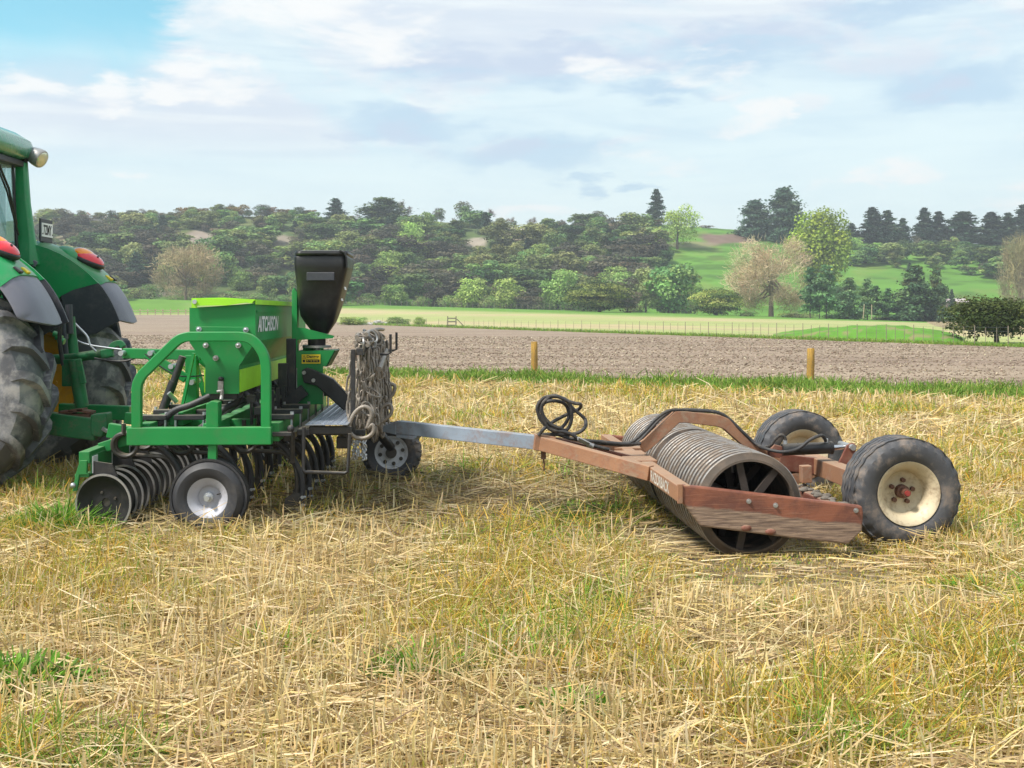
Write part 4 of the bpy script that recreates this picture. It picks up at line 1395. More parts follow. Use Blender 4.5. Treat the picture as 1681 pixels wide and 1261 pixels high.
# --- skyline shrubs on the left ridge
for px_ in np.concatenate([np.arange(64, 560, 11.5), np.arange(560, 1060, 26)]):
    px_ = px_ + RNG.normal(0, 4)
    r = RNG.random()
    k_ = 'orange_bush' if r < .28 else ('bare_small' if r < .52 else ('ridge_round' if r < .70 else 'bush_olive'))
    hh = RNG.uniform(11, 22) if px_ < 520 else RNG.uniform(5, 11)
    if 215 < px_ < 232:
        k_, hh = 'ridge_round', 22
    yb = np.interp(px_, SKY_PX, SKY_PY) + 3
    tree_px(k_, px_, yb, yb - hh - 2, hh * RNG.uniform(1.1, 1.7), name='ridge_shrub', y=393 + RNG.uniform(-3, 5), whole=False,
            label={'orange_bush': 'orange brown shrub on the skyline of the bluff', 'bare_small': 'thin leafless shrub on the skyline of the bluff', 'ridge_round': 'dark rounded shrub on the skyline of the bluff', 'bush_olive': 'olive green shrub on the skyline of the bluff'}[k_],
            cat='shrub', group={'orange_bush': 'orange skyline shrubs', 'bare_small': 'leafless skyline shrubs', 'ridge_round': 'dark skyline shrubs', 'bush_olive': 'olive skyline shrubs'}[k_])
# --- scrub at the foot of the slope
for (a, b_, w_) in ((215, 486, 40), (240, 478, 50), (380, 492, 50), (420, 494, 46), (468, 495, 40), (560, 496, 44), (600, 498, 50), (690, 500, 36), (740, 501, 40), (800, 502, 34), (880, 503, 50), (940, 505, 40),
                    (1040, 507, 44), (1100, 508, 60), (1130, 508, 40), (1225, 525, 34), (1300, 526, 50), (1320, 533, 40), (1370, 534, 50), (1450, 532, 60), (1475, 536, 50), (1560, 536, 50), (1590, 536, 50), (1620, 528, 40)):
    tree_px('scrub', a, b_, b_ - RNG.uniform(10, 17), w_, name='low_scrub', label='low brownish green scrub clump at the foot of the slope', cat='shrub', group='scrub at the foot of the slope', whole=False, y=(272 if a < 1160 else 225) + RNG.uniform(-4, 3))


# ================================================================== fences, posts, gate, shed
def fence_post(px_, base_py, top_py, label):
    x_, y_ = gpt(px_, base_py)
    h = (base_py - top_py) / FPX * y_
    o = MB()
    r0 = 0.088
    o.tube([(0, 0, -0.1), (0.004, 0, h * .5), (0.0, 0, h - .012), (0.0, 0, h)], [r0, r0 * .98, r0 * .95, r0 * .86], 14)
    ob = o.build('fence_post', 'post_wood', smooth=35)
    ob.location = (x_, y_, 0)
    return tag(ob, label, 'fence post', 'yellow fence posts on the grass strip')


fence_post(877, 614, 561, 'yellow stained wooden post on the grass strip, straight above the hose coil')
fence_post(1330, 627, 572, 'yellow stained wooden post on the grass strip, above the rear wheels of the roller').rotation_euler = (0, 0.02, 0)

fence = thing('wire_fence', 'long post and wire fence along the far edge of the ploughed field', 'fence')
pos = []
yv = 57.0
pl = [590, 628, 660, 700] + [720, 778, 811, 844, 880, 916, 955, 1016, 1050, 1089, 1125, 1163, 1202, 1236, 1275, 1318, 1360, 1407, 1455, 1500, 1548, 1600, 1655]
prev = None
posts_me = None
wmb = MB()
bme = MB().box((0, 0, .5), (.022, .02, .80)).mesh('batten')
bme.materials.append(MATS['pale_wood'])
for i, p in enumerate(pl):
    u_ = (p - CX) / FPX
    e = 104.6 / (1 + 2.385 * u_) + 0.2
    q = V3(u_ * e, e, float(field_z(0, e)))
    mb = MB().tube([(0, 0, -0.1), (0, 0, 1.0)], 0.020, 6)
    ob = mb.build('post', 'pale_wood', fence)
    ob.location = q
    if prev is not None and not (700 < p < 725):
        for hgt_ in (0.2, 0.38, 0.56, 0.74, 0.92):
            wmb.tube([prev + V3(0, 0, hgt_), q + V3(0, 0, hgt_)], 0.003, 3)
        nbt = 3 if (q - prev).length > 5 else 2
        for j in range(1, nbt + 1):
            c_ = prev.lerp(q, j / (nbt + 1))
            link('batten', bme, [], fence).location = c_
    prev = q
wmb.build('wire', 'wire', fence)

# low post and rail fence beyond the left of the field
f2 = thing('rail_fence', 'low pale rail fence at the far left end of the ploughed field', 'fence')
a_, b_ = V3((205 - CX) / FPX * 236, 236, 1.3), V3((330 - CX) / FPX * 236, 236, 1.3)
for j in range(11):
    c_ = a_.lerp(b_, j / 10)
    MB().box((0, 0, .6), (.16, .16, 1.3)).build('post', 'pale_pole', f2).location = c_
mb = MB()
for hgt_ in (0.5, 0.95):
    mb.beam(a_ + V3(0, -.1, hgt_), b_ + V3(0, -.1, hgt_), 0.05, 0.12)
mb.build('rail', 'pale_pole', f2)

# fence line running up along the foot of the slope
f3 = thing('paddock_fence', 'thin post fence at the foot of the bluff beyond the tan paddock', 'fence')
w2 = MB()
prev = None
for p in np.arange(560, 1000, 9.0):
    y_ = 268 - (p - 560) * 0.05
    x_ = (p - CX) / FPX * y_
    q = V3(x_, y_, float(terr(x_, y_)))
    MB().box((0, 0, .6), (.11, .11, 1.3)).build('post', 'grey_wood', f3).location = q
    if prev is not None:
        for hgt_ in (0.4, 0.8, 1.15):
            w2.tube([prev + V3(0, 0, hgt_), q + V3(0, 0, hgt_)], 0.012, 3)
    prev = q
w2.build('wire', 'wire', f3)

gx, gy = (735 - CX) / FPX * 122, 122.0
gate = thing('farm_gate', 'dark wooden rail gate section standing in the far fence', 'gate', (gx, gy, float(field_z(gx, gy))))
mb = MB()
for hgt_ in (0.30, 0.68, 1.05):
    mb.box((0.45, 0, hgt_), (0.9, 0.05, 0.12))
mb.build('rail', 'grey_wood', gate)
for xx in (0.0, 0.9):
    MB().box((xx, 0.055, .6), (.10, .06, 1.35)).build('post', 'grey_wood', gate)
MB().beam((0.98, 0.055, 0.95), (1.9, 0.055, 0.05), 0.08, 0.09).build('brace', 'grey_wood', gate)

shed = thing('farm_shed', 'low pinkish farm shed with pale roof behind the big tiered cypress', 'shed', (*hit(1566, 508, 150)[:2], 0), 0.1)
shed.location.z = float(terr(shed.location.x, shed.location.y))
MB().box((0, 0, 0.9), (7.0, 3, 1.8)).build('wall', 'shed_wall', shed)
MB().prism([(-3.7, -1.8, 1.75), (-3.7, 1.8, 1.75), (-3.7, 0, 2.7)], (7.4, 0, 0)).build('roof', 'shed_roof', shed)
MB().box((-1.2, -1.52, .75), (1.1, .05, 1.4)).build('door', 'grey_wood', shed)
MB().box((1.4, -1.52, 1.05), (1.0, .05, .7)).build('window', 'dark_plastic', shed)
for i, (p, tt, lean) in enumerate(((1417, 511, 0.09), (1431, 511, 0.0))):
    x_, y_, z_ = hit(p, 532, 100)
    ob = MB().tube([(0, 0, -.2), (lean * 2.4, 0, 2.5)], 0.09, 7).build('pole', 'pale_pole')
    ob.location = (x_, 214, float(terr(x_, 214)))
    ob.location.x = (p - CX) / FPX * 214
    tag(ob, ['pale leaning wooden pole at the paddock edge under the conifers', 'pale upright wooden pole at the paddock edge under the conifers'][i], 'pole', 'pale poles at the paddock edge')

# rubble heap and green hump by the gap in the fence
RNG = np.random.default_rng(5)
mb = MB()
for i in range(60):
    x_, y_ = RNG.normal(0, 1.5), RNG.normal(0, .8)
    s_ = RNG.uniform(.12, .4)
    mb.ball((x_, y_, max(0, .55 - .25 * abs(x_)) * RNG.uniform(.2, 1)), (s_, s_ * .8, s_ * .6), 6, 4)
ob = mb.build('rubble_heap', 'stone')
ob.location = ((622 - CX) / FPX * 150, 150, float(field_z(0, 150)))
tag(ob, 'pale grey heap of rubble at the far edge of the ploughed field', 'rubble')
for (p, w_) in ((575, 36), (655, 40), (590, 26), (690, 20)):
    tree_px('bush_light', p, 532, 526.5, w_, name='low_weeds', label='low fresh green weeds beside the rubble heap', cat='weeds', group='weeds by the rubble heap', whole=False, y=148 + RNG.uniform(-3, 3))

# ================================================================== wheels
def ring_quads(mb, prof, n, c=(0, 0, 0), closed=True, wob=None):
    return mb.lathe(prof, n, c, closed, wob)


def tyre_profile(R, w, ri, shoulder=0.05, grooves=()):
    """outer tread with rounded shoulders, bulged side walls, bead; ly is the axle"""
    h = w / 2
    s = min(shoulder, w * .35)
    p = [(ri, -h * .78), (ri + (R - ri) * .25, -h * .97), (ri + (R - ri) * .55, -h * 1.0), (R - s * .75, -h * .94), (R - s * .25, -h + s * .75)]
    xs = np.linspace(-h + s * 1.1, h - s * 1.1, 5 if not grooves else 2)
    tread = [(R, xs[0])]
    for g in grooves:
        gw = w * .022
        tread += [(R, g * h - gw), (R - .016, g * h - gw * .6), (R - .016, g * h + gw * .6), (R, g * h + gw)]
    tread += [(R, xs[-1])]
    p += tread
    p += [(a, -b) for a, b in reversed(p[:5])]
    p += [(ri - .012, h * .6), (ri - .012, -h * .6)]
    return p


# ================================================================== TRACTOR
TX, TY = -4.72, 10.25
TR = Frame(TX, TY, 0.0)
tractor = thing('tractor', 'green tractor with grey mudguards and red tail lights, cut off by the left edge', 'tractor', (TX, TY, 0))
R_T, W_T = 0.93, 0.56


def tractor_tyre():
    mb = MB()
    mb.lathe(tyre_profile(R_T - .055, W_T, .50, .12), 72)
    n = 19
    for side in (-1, 1):
        for k in range(n):
            a0 = 2 * math.pi * (k + (0.5 if side > 0 else 0)) / n
            sec = []
            m_ = 7
            for i in range(m_):
                f = i / (m_ - 1)
                yy = side * (-.015 + f * (W_T / 2 + .015))
                a = a0 + 0.30 * f ** 0.9
                drop = 0.0 if f < .62 else 0.115 * ((f - .62) / .38) ** 2
                ro, ri_ = R_T - drop * .9 - .008 * f, R_T - .085 - drop * 1.05
                hw = (0.030 + .008 * f) / R_T
                ring = []
                for (rr, aa) in ((ri_, a - hw * 1.35), (ri_, a + hw * 1.35), (ro, a + hw), (ro, a - hw)):
                    ring.append((rr * math.cos(aa), yy, rr * math.sin(aa)))
                sec.append(ring)
            mb.loft(sec)
    return mb.mesh('tyre')


tt_me = tractor_tyre()


def rim_mesh(name, r, w, dish, inset, hub_r, n=40):
    """steel rim: outer lip, well, dished centre at ly=inset"""
    mb = MB()
    mb.lathe([(r, -w / 2), (r + .012, -w / 2 - .004), (r + .012, -w / 2 + .014), (r - .02, -w * .36), (r - .045, -w * .2), (r - .045, w * .2), (r - .02, w * .36), (r + .012, w / 2 - .014), (r + .012, w / 2 + .004), (r, w / 2),
              (r - .035, w * .38), (r - .06, w * .18), (r - .06, -w * .18), (r - .035, -w * .38)], n)
    mb.lathe([(r - .05, inset + dish), (r * .72, inset + dish * .8), (r * .5, inset), (hub_r, inset - .004), (hub_r, inset + .016), (r * .5, inset + .02), (r * .72, inset + dish * .8 + .02), (r - .05, inset + dish + .02)], n)
    return mb


for ly in (-0.98, 0.97):
    wob = bpy.data.objects.new('rear_wheel', None)
    COL.objects.link(wob)
    wob.parent = tractor
    wob.location = (0, ly, .92)
    wob.rotation_euler = (0, 0.12 if ly < 0 else 0.35, 0)
    ty = link('tyre', tt_me, 'tractor_rubber' if not tt_me.materials else [], wob, None)
    s = 1 if ly < 0 else -1
    mb = rim_mesh('rim', .50, .42, 0.10 * s, -0.06 * s, .10)
    mb.build('rim', 'yellow_rim', wob, 35)
    hb = MB().cyl((0, -.10, 0), (0, .12, 0), .12, 20)
    for k in range(8):
        a = k * math.pi / 4
        hb.cyl((.17 * math.cos(a), -.075 * s, .17 * math.sin(a)), (.17 * math.cos(a), -.045 * s, .17 * math.sin(a)), .016, 6)
    hb.build('hub', 'yellow_rim', wob, 35)
tt_me.shade_smooth()
tt_me.set_sharp_from_angle(angle=math.radians(38))


def fender_r(a):
    """outline radius of the mudguard about the axle; a in degrees above the rear horizontal"""
    return float(np.interp(a, [24, 34, 50, 62, 75, 90, 105, 120], [1.075, 1.11, 1.185, 1.225, 1.285, 1.34, 1.36, 1.36]))


def fender_part(a0, a1, y0, y1, name, mat, lift=0.0, n=22, thick=.018):
    mb = MB()
    rings = []
    for i in range(n + 1):
        a = a0 + (a1 - a0) * i / n
        r = fender_r(a) + lift
        ca, sa = math.cos(math.radians(a)), math.sin(math.radians(a))
        t_ = min(1, (a - a0) / 9.0) if a0 < 40 else 1
        e = (y1 - y0) * .42 * (1 - math.sqrt(max(0, 1 - (1 - t_) ** 2)))      # rounded tip
        ring = []
        ys = np.linspace(y0 + e, y1 - e, 9)
        for yv in ys:
            f = (yv - y0) / (y1 - y0)
            sag = 0.12 * (abs(2 * f - 1) ** 4)
            ring.append(((r - sag) * ca, yv, (r - sag) * sa))
        for yv in reversed(ys):
            f = (yv - y0) / (y1 - y0)
            sag = 0.12 * (abs(2 * f - 1) ** 4)
            ring.append(((r - sag - thick) * ca, yv, (r - sag - thick) * sa))
        rings.append(ring)
    mb.loft(rings)
    return mb.build(name, mat, tractor, 50)


def side_plate(poly, ly, name, mat):
    return MB().prism([(p[0], ly, p[1]) for p in poly], (0, .02, 0)).build(name, mat, tractor, None)


for s in (-1, 1):
    y_in, y_out = (-0.62, -1.30) if s < 0 else (0.66, 1.27)
    y0, y1 = min(y_in, y_out), max(y_in, y_out)
    fender_part(29.5, 52, y0, y1, 'mudguard', 'grey_plastic')
    g_ = fender_part(52, 118, y0, y1, 'fender', 'tractor_green', 0.012)
    # inner side walls, against the cab
    poly = [(fender_r(a) * math.cos(math.radians(a)) * .985, fender_r(a) * math.sin(math.radians(a)) * .985 + .92 - .92) for a in np.linspace(31, 52, 8)]
    inner = [(0.36, .82), (0.44, .52), (0.50, .436), (0.70, .436), (0.80, .50)]
    a52 = poly[-1]
    grey = poly + [(0.36 + .12, .82 + .04), (0.36, .80)] + inner[1:]
    side_plate([(x, z + .92) for x, z in grey], y_in - (.0 if s < 0 else .02), 'mudguard_wall', 'dark_plastic')
    poly2 = [(fender_r(a) * math.cos(math.radians(a)) * .985, fender_r(a) * math.sin(math.radians(a)) * .985) for a in np.linspace(52, 112, 12)]
    green = poly2 + [(-0.45, .70), (0.30, .70), (0.36, .80), (0.48, .86)]
    side_plate([(x, z + .92) for x, z in green], y_in - (.004 if s < 0 else .024), 'fender_wall', 'tractor_green')
    # crease rail under the fender top
    MB().sweep([(fender_r(a) * math.cos(math.radians(a)) * .93, y_in + (.012 if s < 0 else -.012), fender_r(a) * math.sin(math.radians(a)) * .93 + .92) for a in np.linspace(54, 100, 10)], .02, .012, (0, 1, 0)).build('trim_strip', 'dark_plastic', tractor)
    # raised lamp housing and lens
    yc = (y0 + y1) / 2 - .02
    ah = 66.5
    rr = fender_r(ah)
    d = V3(math.cos(math.radians(ah)), 0, math.sin(math.radians(ah)))
    tdir = V3(d.z, 0, -d.x)
    M3 = Matrix((tdir, V3(0, 1, 0), d)).transposed()
    base = V3(0, yc, .92) + d * (rr + .0) + tdir * (-.02)
    hs = MB().ball((0, 0, 0), (.22, .17, .085), 18, 10)
    ob = hs.build('lamp_housing', 'tractor_green', tractor, 60)
    ob.matrix_local = Matrix.Translation(base - tdir * .09) @ M3.to_4x4()
    ln = bpy.data.objects.new('tail_light', None)
    COL.objects.link(ln)
    ln.parent = tractor
    ln.matrix_local = Matrix.Translation(base + d * .025 + tdir * .02) @ M3.to_4x4()
    MB().ball((0, 0, -.012), (.176, .166, .062), 22, 12).build('lens_seal', 'black_plastic', ln, 60)
    MB().cyl((.09, -.03, .064), (.094, -.032, .071), .012, 8).build('lens_screw', 'black_plastic', ln)
    rd = MB().ball((0, 0, 0), (.165, .155, .080), 22, 14)
    rd.build('red_lens', 'red_lens', ln, 60)
    am = MB().ball((-.050, 0.0, .030), (.118, .128, .064), 18, 12)
    am.build('amber_lens', 'amber_lens', ln, 60)
    # small reflector and socket below the lamp
    for k, (yo, mat) in enumerate(((-.12, 'black_plastic'), (.02, 'warning_yellow')) if s < 0 else ((.02, 'warning_yellow'), (.13, 'black_plastic'))):
        a = 54.2
        dd = V3(math.cos(math.radians(a)), 0, math.sin(math.radians(a)))
        t2 = V3(dd.z, 0, -dd.x)
        ob = MB().box((0, 0, 0), (.075, .06, .022)).build('reflector' if mat != 'black_plastic' else 'socket', mat, tractor, bevel=.006)
        ob.matrix_local = Matrix.Translation(V3(0, yc + yo, .92) + dd * (fender_r(a) + .016)) @ Matrix((t2, V3(0, 1, 0), dd)).transposed().to_4x4()

# mudguard origin is the axle line: lift all fender pieces modelled about z=0 to axle height
for o in tractor.children:
    if o.name.split('.')[0] in ('mudguard', 'fender'):
        o.location.z = .92

# grab / bracket under the far fender front, number plate on its stalk
PB = TR.at(79, 378, 0.86)
pbx = -4.63 - TX
pl = bpy.data.objects.new('number_plate', None)
COL.objects.link(pl)
pl.parent = tractor
y_a, y_b = 0.80, 1.085
zt, zb = 1.55 + (515 - 359) / 1850 * 11.1, 1.55 + (515 - 398) / 1850 * 11.2
MB().box((pbx, (y_a + y_b) / 2, (zt + zb) / 2), (.02, y_b - y_a, zt - zb)).build('plate_holder', 'dark_plastic', pl, bevel=.006)
MB().box((pbx + .013, (y_a + y_b) / 2, (zt + zb) / 2 + .005), (.008, y_b - y_a - .03, .135)).build('plate', 'white_paint', pl)
text_part('7ZMY', 'plate_letters', 'black_paint', pl, (pbx + .0185, y_a + .045, (zt + zb) / 2 - .045), (0, 1, 0), (0, 0, 1), y_b - y_a - .09, .10)
for yy in (y_a + .025, y_b - .025):
    MB().cyl((pbx + .012, yy, (zt + zb) / 2 - .035), (pbx + .0195, yy, (zt + zb) / 2 - .035), .007, 8).build('screw', 'black_paint', pl)
MB().box((pbx - .01, (y_a + y_b) / 2 - .02, zb - .055), (.03, .11, .12)).build('stalk', 'black_plastic', pl)

# cab: rear pillars, roof, glass, frame, floor
cb = MB()
for yv in (-.62, .66):
    p0, p1, p2, p3 = (V3(x, yv, z) for x, z in ((0.165, 2.02), (0.10, 2.28), (0.055, 2.62), (0.025, 3.04)))
    ring = []
    for p, wx, wy in ((p0, .34, .20), (p1, .155, .10), (p2, .125, .09), (p3, .105, .085)):
        ring.append([(p.x - wx, p.y - wy / 2, p.z), (p.x - wx * .2, p.y - wy / 2, p.z), (p.x, p.y - wy * .2, p.z), (p.x, p.y + wy * .3, p.z), (p.x - wx * .3, p.y + wy / 2, p.z), (p.x - wx, p.y + wy / 2, p.z)])
    MB().loft(ring).build('cab_pillar', 'tractor_green', tractor, 50, bevel=.01)
    fr = [(-1.45, yv, 1.95), (-1.55, yv, 3.02)]
    MB().beam(fr[0], fr[1], .09, .09).build('cab_pillar', 'tractor_green', tractor, bevel=.01)
# roof shell
rings = []
for z_, gx_, gy_ in ((3.03, -.04, -.04), (3.06, .03, .02), (3.13, .05, .05), (3.22, .02, .03), (3.29, -.08, -.06), (3.325, -.25, -.22)):
    x0, x1, yA, yB = -1.72 - gx_, 0.03 + gx_, -.80 - gy_, .79 + gy_
    rc = .16
    ring = []
    for (cx_, cy_, a0) in ((x1 - rc, yB - rc, 0), (x0 + rc, yB - rc, 90), (x0 + rc, yA + rc, 180), (x1 - rc, yA + rc, 270)):
        for k in range(5):
            a = math.radians(a0 + 90 * k / 4)
            ring.append((cx_ + rc * math.cos(a), cy_ + rc * math.sin(a), z_))
    rings.append(ring)
MB().loft(rings).build('cab_roof', 'roof_green_skylit', tractor, 50)
MB().box((-.80, 0, 2.995), (1.62, 1.44, .06)).build('roof_frame', 'dark_plastic', tractor, bevel=.01)
MB().prism([(-.045, -.56, 2.10), (-.045, .56, 2.10), (-.075, .56, 2.97), (-.075, -.56, 2.97)], (.008, 0, 0)).build('rear_window', 'glass', tractor)
rf = MB()
rf.sweep([(-.02, .555, 2.06), (-.055, .565, 2.5), (-.07, .555, 2.98)], .03, .035, (1, 0, 0))
rf.sweep([(-.02, -.555, 2.06), (-.055, -.565, 2.5), (-.07, -.555, 2.98)], .03, .035, (1, 0, 0))
rf.beam((-.02, -.56, 2.07), (-.02, .56, 2.07), .03, .04)
rf.build('window_seal', 'black_plastic', tractor, bevel=.006)
wp = MB().tube([(.0, .10, 2.94), (.01, .30, 2.72), (.005, .48, 2.40)], .012, 6)
wp.tube([(-.0, .02, 2.96), (.012, .25, 2.70), (.012, .50, 2.30)], .010, 6)
wp.build('wiper', 'black_plastic', tractor)
MB().box((-.75, .63, 2.50), (1.15, .012, .95)).build('side_window', 'glass', tractor)
MB().box((-.75, -.63, 2.50), (1.15, .012, .95)).build('side_window', 'glass', tractor)
MB().box((-1.50, 0, 2.50), (.012, 1.15, .95)).build('windscreen', 'glass', tractor)
MB().box((-.72, 0, 1.55), (1.5, 1.22, .95)).build('cab_base', 'tractor_green', tractor, bevel=.03)
st = MB().box((-.55, 0, 2.22), (.45, .48, .12))
st.box((-.34, 0, 2.55), (.12, .46, .62))
st.build('seat', 'seat_fabric', tractor, bevel=.04)
swl = MB().lathe([(.18, -.012), (.20, -.012), (.20, .012), (.18, .012)], 24, (0, 0, 0))
so = swl.build('steering_wheel', 'black_plastic', tractor, 40)
so.location = (-1.12, 0, 2.42)
so.rotation_euler = (math.radians(75), 0, math.radians(90))
# work light at the rear corner of the roof
wl = bpy.data.objects.new('work_light', None)
COL.objects.link(wl)
wl.parent = tractor
WL = TR.at(59, 257, .70)
dl = V3(.86, -.15, -.42).normalized()
pw = V3(WL)
MB().tube([pw - dl * .09, pw - dl * .045, pw + dl * .01, pw + dl * .06, pw + dl * .075], [.045, .078, .09, .092, .085], 18).build('lamp_shell', 'worn_steel', wl, 50)
MB().tube([pw + dl * .0752, pw + dl * .085], [.076, .06], 18).build('lamp_lens', 'lamp_glass', wl, 50)
MB().beam(pw - dl * .07, V3(.01, .62, 3.02), .05, .05).build('lamp_bracket', 'black_plastic', wl, bevel=.008)
MB().box((-.0, -.30, 3.01), (.05, .2, .05)).build('lamp_bracket', 'black_plastic', wl)
# small handle under the far fender
hp = TR.at(51, 430, .60)
MB().box((hp.x, hp.y, hp.z), (.12, .03, .06), Matrix.Rotation(math.radians(25), 3, 'Y')).build('handle', 'grey_plastic', tractor, bevel=.012)

# body under the cab, rear axle, hood and front wheels (mostly out of the picture)
MB().box((-.95, 0, .98), (2.2, .62, .56)).build('transmission', 'old_green', tractor, bevel=.04)
MB().cyl((0, -.75, .92), (0, .75, .92), .17, 20).build('rear_axle', 'old_green', tractor, 40)
hd = MB()
hr = []
for xx, zt_, wv_ in ((-1.55, 2.02, .42), (-2.4, 1.95, .42), (-3.2, 1.80, .40), (-3.45, 1.62, .36)):
    hr.append([(xx, -wv_, 1.05), (xx, -wv_, zt_ - .16), (xx, -wv_ * .75, zt_), (xx, wv_ * .75, zt_), (xx, wv_, zt_ - .16), (xx, wv_, 1.05)])
hd.loft(hr)
hd.build('hood', 'tractor_green', tractor, 40, bevel=.02)
MB().box((-2.6, 0, .88), (1.9, .5, .36)).build('front_frame', 'old_green', tractor, bevel=.03)
for ly in (-.92, .92):
    fw = bpy.data.objects.new('front_wheel', None)
    COL.objects.link(fw)
    fw.parent = tractor
    fw.location = (-2.75, ly, .68)
    fw.scale = (.73, .78, .73)
    link('tyre', tt_me, [], fw)
    rim_mesh('rim', .50, .42, 0.1 * (1 if ly < 0 else -1), 0, .10).build('rim', 'yellow_rim', fw, 35)
MB().cyl((-2.75, -.8, .68), (-2.75, .8, .68), .09, 14).build('front_axle', 'old_green', tractor, 40)

# rear linkage: all in the tractor frame
lk = MB()
A = lambda px, py, ly: TR.at(px, py, ly)
lk.tube([A(60, 592, 0.0), A(110, 589, -.05), A(152, 583, -.1)], [.048, .045, .042], 14)
lk.tube([A(152, 583, -.1), A(160, 582, -.11), A(170, 581, -.12)], [.046, .046, .03], 14)
lk.build('top_link', 'old_green', tractor, 40)
ey = MB()
e0, e1 = A(166, 582, -.13), A(186, 578, -.14)
ey.sweep([e0, A(176, 580, -.13), e1], .05, .085, (0, 1, 0))
ey.build('link_end', 'old_green', tractor, bevel=.01)
hk = MB().sweep(smooth_path([A(180, 578, -.14), A(186, 567, -.14), A(197, 563.5, -.14), A(203, 570, -.14)], 4), .035, .055, (0, 1, 0))
hk.build('link_hook', 'old_green', tractor, bevel=.006)
rod = MB()
rod.tube([A(117, 520, -.35), A(120, 560, -.35)], .032, 12)
rod.tube([A(119, 556, -.35), A(121, 580, -.35)], .042, 12)
rod.tube([A(122, 590, -.35), A(129, 632, -.35)], .052, 14)
rod.tube([A(128, 628, -.35), A(135, 668, -.35)], .058, 14)
rod.build('lift_rod', 'old_green', tractor, 40)
cl_ = MB()
cl_.box(A(118, 612, -.30), (.17, .03, .24))
cl_.box(A(133, 610, -.42), (.05, .03, .22), Matrix.Rotation(-.2, 3, 'Y'))
cl_.build('rod_bracket', 'old_green', tractor, bevel=.006)
rod2 = MB()
rod2.tube([A(104, 520, .1), A(108, 585, .1)], .03, 10)
rod2.build('lift_rod', 'dark_plastic', tractor, 40)
MB().tube([A(113, 500, -.4), A(115, 548, -.4)], .03, 10).build('hydraulic_pipe', 'dark_plastic', tractor, 40)
arm = MB()
arm.sweep([A(60, 690, -.62), A(96, 697, -.62), A(160, 705, -.62)], .09, .19, (0, 1, 0))
arm.build('lower_link', 'old_green', tractor, bevel=.012)
jw = MB()
jw.prism([A(148, 681, -.69), A(174, 678, -.69), A(176, 700, -.69), A(166, 719, -.69), A(148, 714, -.69)], (0, .15, 0))
jw.build('link_jaw', 'old_green', tractor, bevel=.012)
pt_ = MB()
for k, (px_, py_) in enumerate(((112, 676), (128, 673), (142, 675))):
    pt_.box(A(px_, py_, -.58), (.12, .12, .02), Matrix.Rotation(random.uniform(-.2, .2), 3, 'Y'))
pt_.box(A(118, 682, -.58), (.34, .10, .03))
pt_.build('link_plate', 'hub_rust', tractor)
ar2 = MB()
ar2.sweep([A(98, 674, .25), A(150, 676, .25), A(214, 678, .25)], .08, .135, (0, 1, 0))
ar2.build('lower_link', 'tractor_green', tractor, bevel=.01)
hk2 = MB().sweep(smooth_path([A(168, 703, -.70), A(176, 708, -.72), A(184, 709, -.72), A(190, 714, -.70)], 4), .03, .03, (0, 1, 0))
hk2.build('latch_lever', 'worn_steel', tractor, bevel=.004)
# drawbar block + hydraulic pipes
MB().box(A(52, 640, 0.0), (.10, .4, .5)).build('rear_housing', 'old_green', tractor, bevel=.02)
hz = MB()
hz.tube(smooth_path([A(112, 520, -.2), A(130, 538, -.2), A(143, 552, -.2), A(148, 566, -.2), A(158, 577, -.2)], 6), .010, 7)
hz.tube(smooth_path([A(118, 548, -.2), A(128, 560, -.2), A(150, 567, -.2), A(176, 571, -.2), A(200, 574, -.2)], 6), .009, 7)
hz.build('hydraulic_hose', 'zinc', tractor, 60)
hz = MB()
hz.tube(smooth_path([A(155, 588, -.2), A(178, 592, -.2), A(205, 593, -.2), A(226, 586, -.2), A(238, 581, -.2)], 6), .009, 7)
hz.tube(smooth_path([A(100, 515, -.3), A(98, 560, -.3), A(104, 600, -.3)], 6), .02, 8)
hz.build('cable', 'black_hose', tractor, 60)
cp = MB()
for k in range(3):
    cp.tube([A(88 + 4 * k, 548 + 5 * k, -.2), A(98 + 4 * k, 551 + 5 * k, -.2)], .028, 10)
cp.build('coupling', 'tractor_green', tractor, 40)


# ================================================================== SEED DRILL
DX, DY, DA = -2.208, 8.0, 0.049
DR = Frame(DX, DY, DA)
drill = thing('seed_drill', 'bright green seed drill with lime lid and tall black hopper behind the tractor', 'seed drill', (DX, DY, 0), DA)
D = DR.at
LEN = 3.0


def lat(lx0, lx1, z0, z1, ly0, ly1):
    return MB().box2((lx0, ly0, z0), (lx1, ly1, z1))


z_t, z_b = D(326, 701, 0).z, D(326, 730, 0).z
x_l, x_r = D(207.5, 715, -.04).x, D(445, 715, -.04).x
for ly in (0, LEN):
    MB().box2((x_l, ly - .04, z_b), (x_r, ly + .04, z_t)).build('end_beam', 'drill_green', drill, bevel=.006)
hoop = smooth_path([D(225, 640, 0), D(227, 628, 0), D(234, 615, 0)], 3) + smooth_path([D(288, 562, 0), D(298, 555.5, 0), D(311, 552.5, 0)], 3) + smooth_path([D(392, 552.5, 0), D(410, 556, 0), D(425, 569, 0), D(434, 586, 0), D(437, 604, 0)], 4)
hoop = [D(225, 702, 0)] + hoop + [D(437, 702, 0)]
hm = MB().sweep(hoop, .055, .068, (0, 1, 0)).mesh('guard_hoop')
for ly in (0, LEN):
    o = link('guard_hoop', hm, 'drill_green' if not hm.materials else [], drill, 40, .006)
    o.location.y = ly
# lateral frame beams
for px_, dz_ in ((236, .0), (344, .0), (448.5, .0)):
    c_ = D(px_, 711, 0.05)
    lat(c_.x - .045, c_.x + .045, z_b + .015, z_t + .02, .045, LEN - .045).build('frame_beam', 'drill_green', drill, bevel=.006)
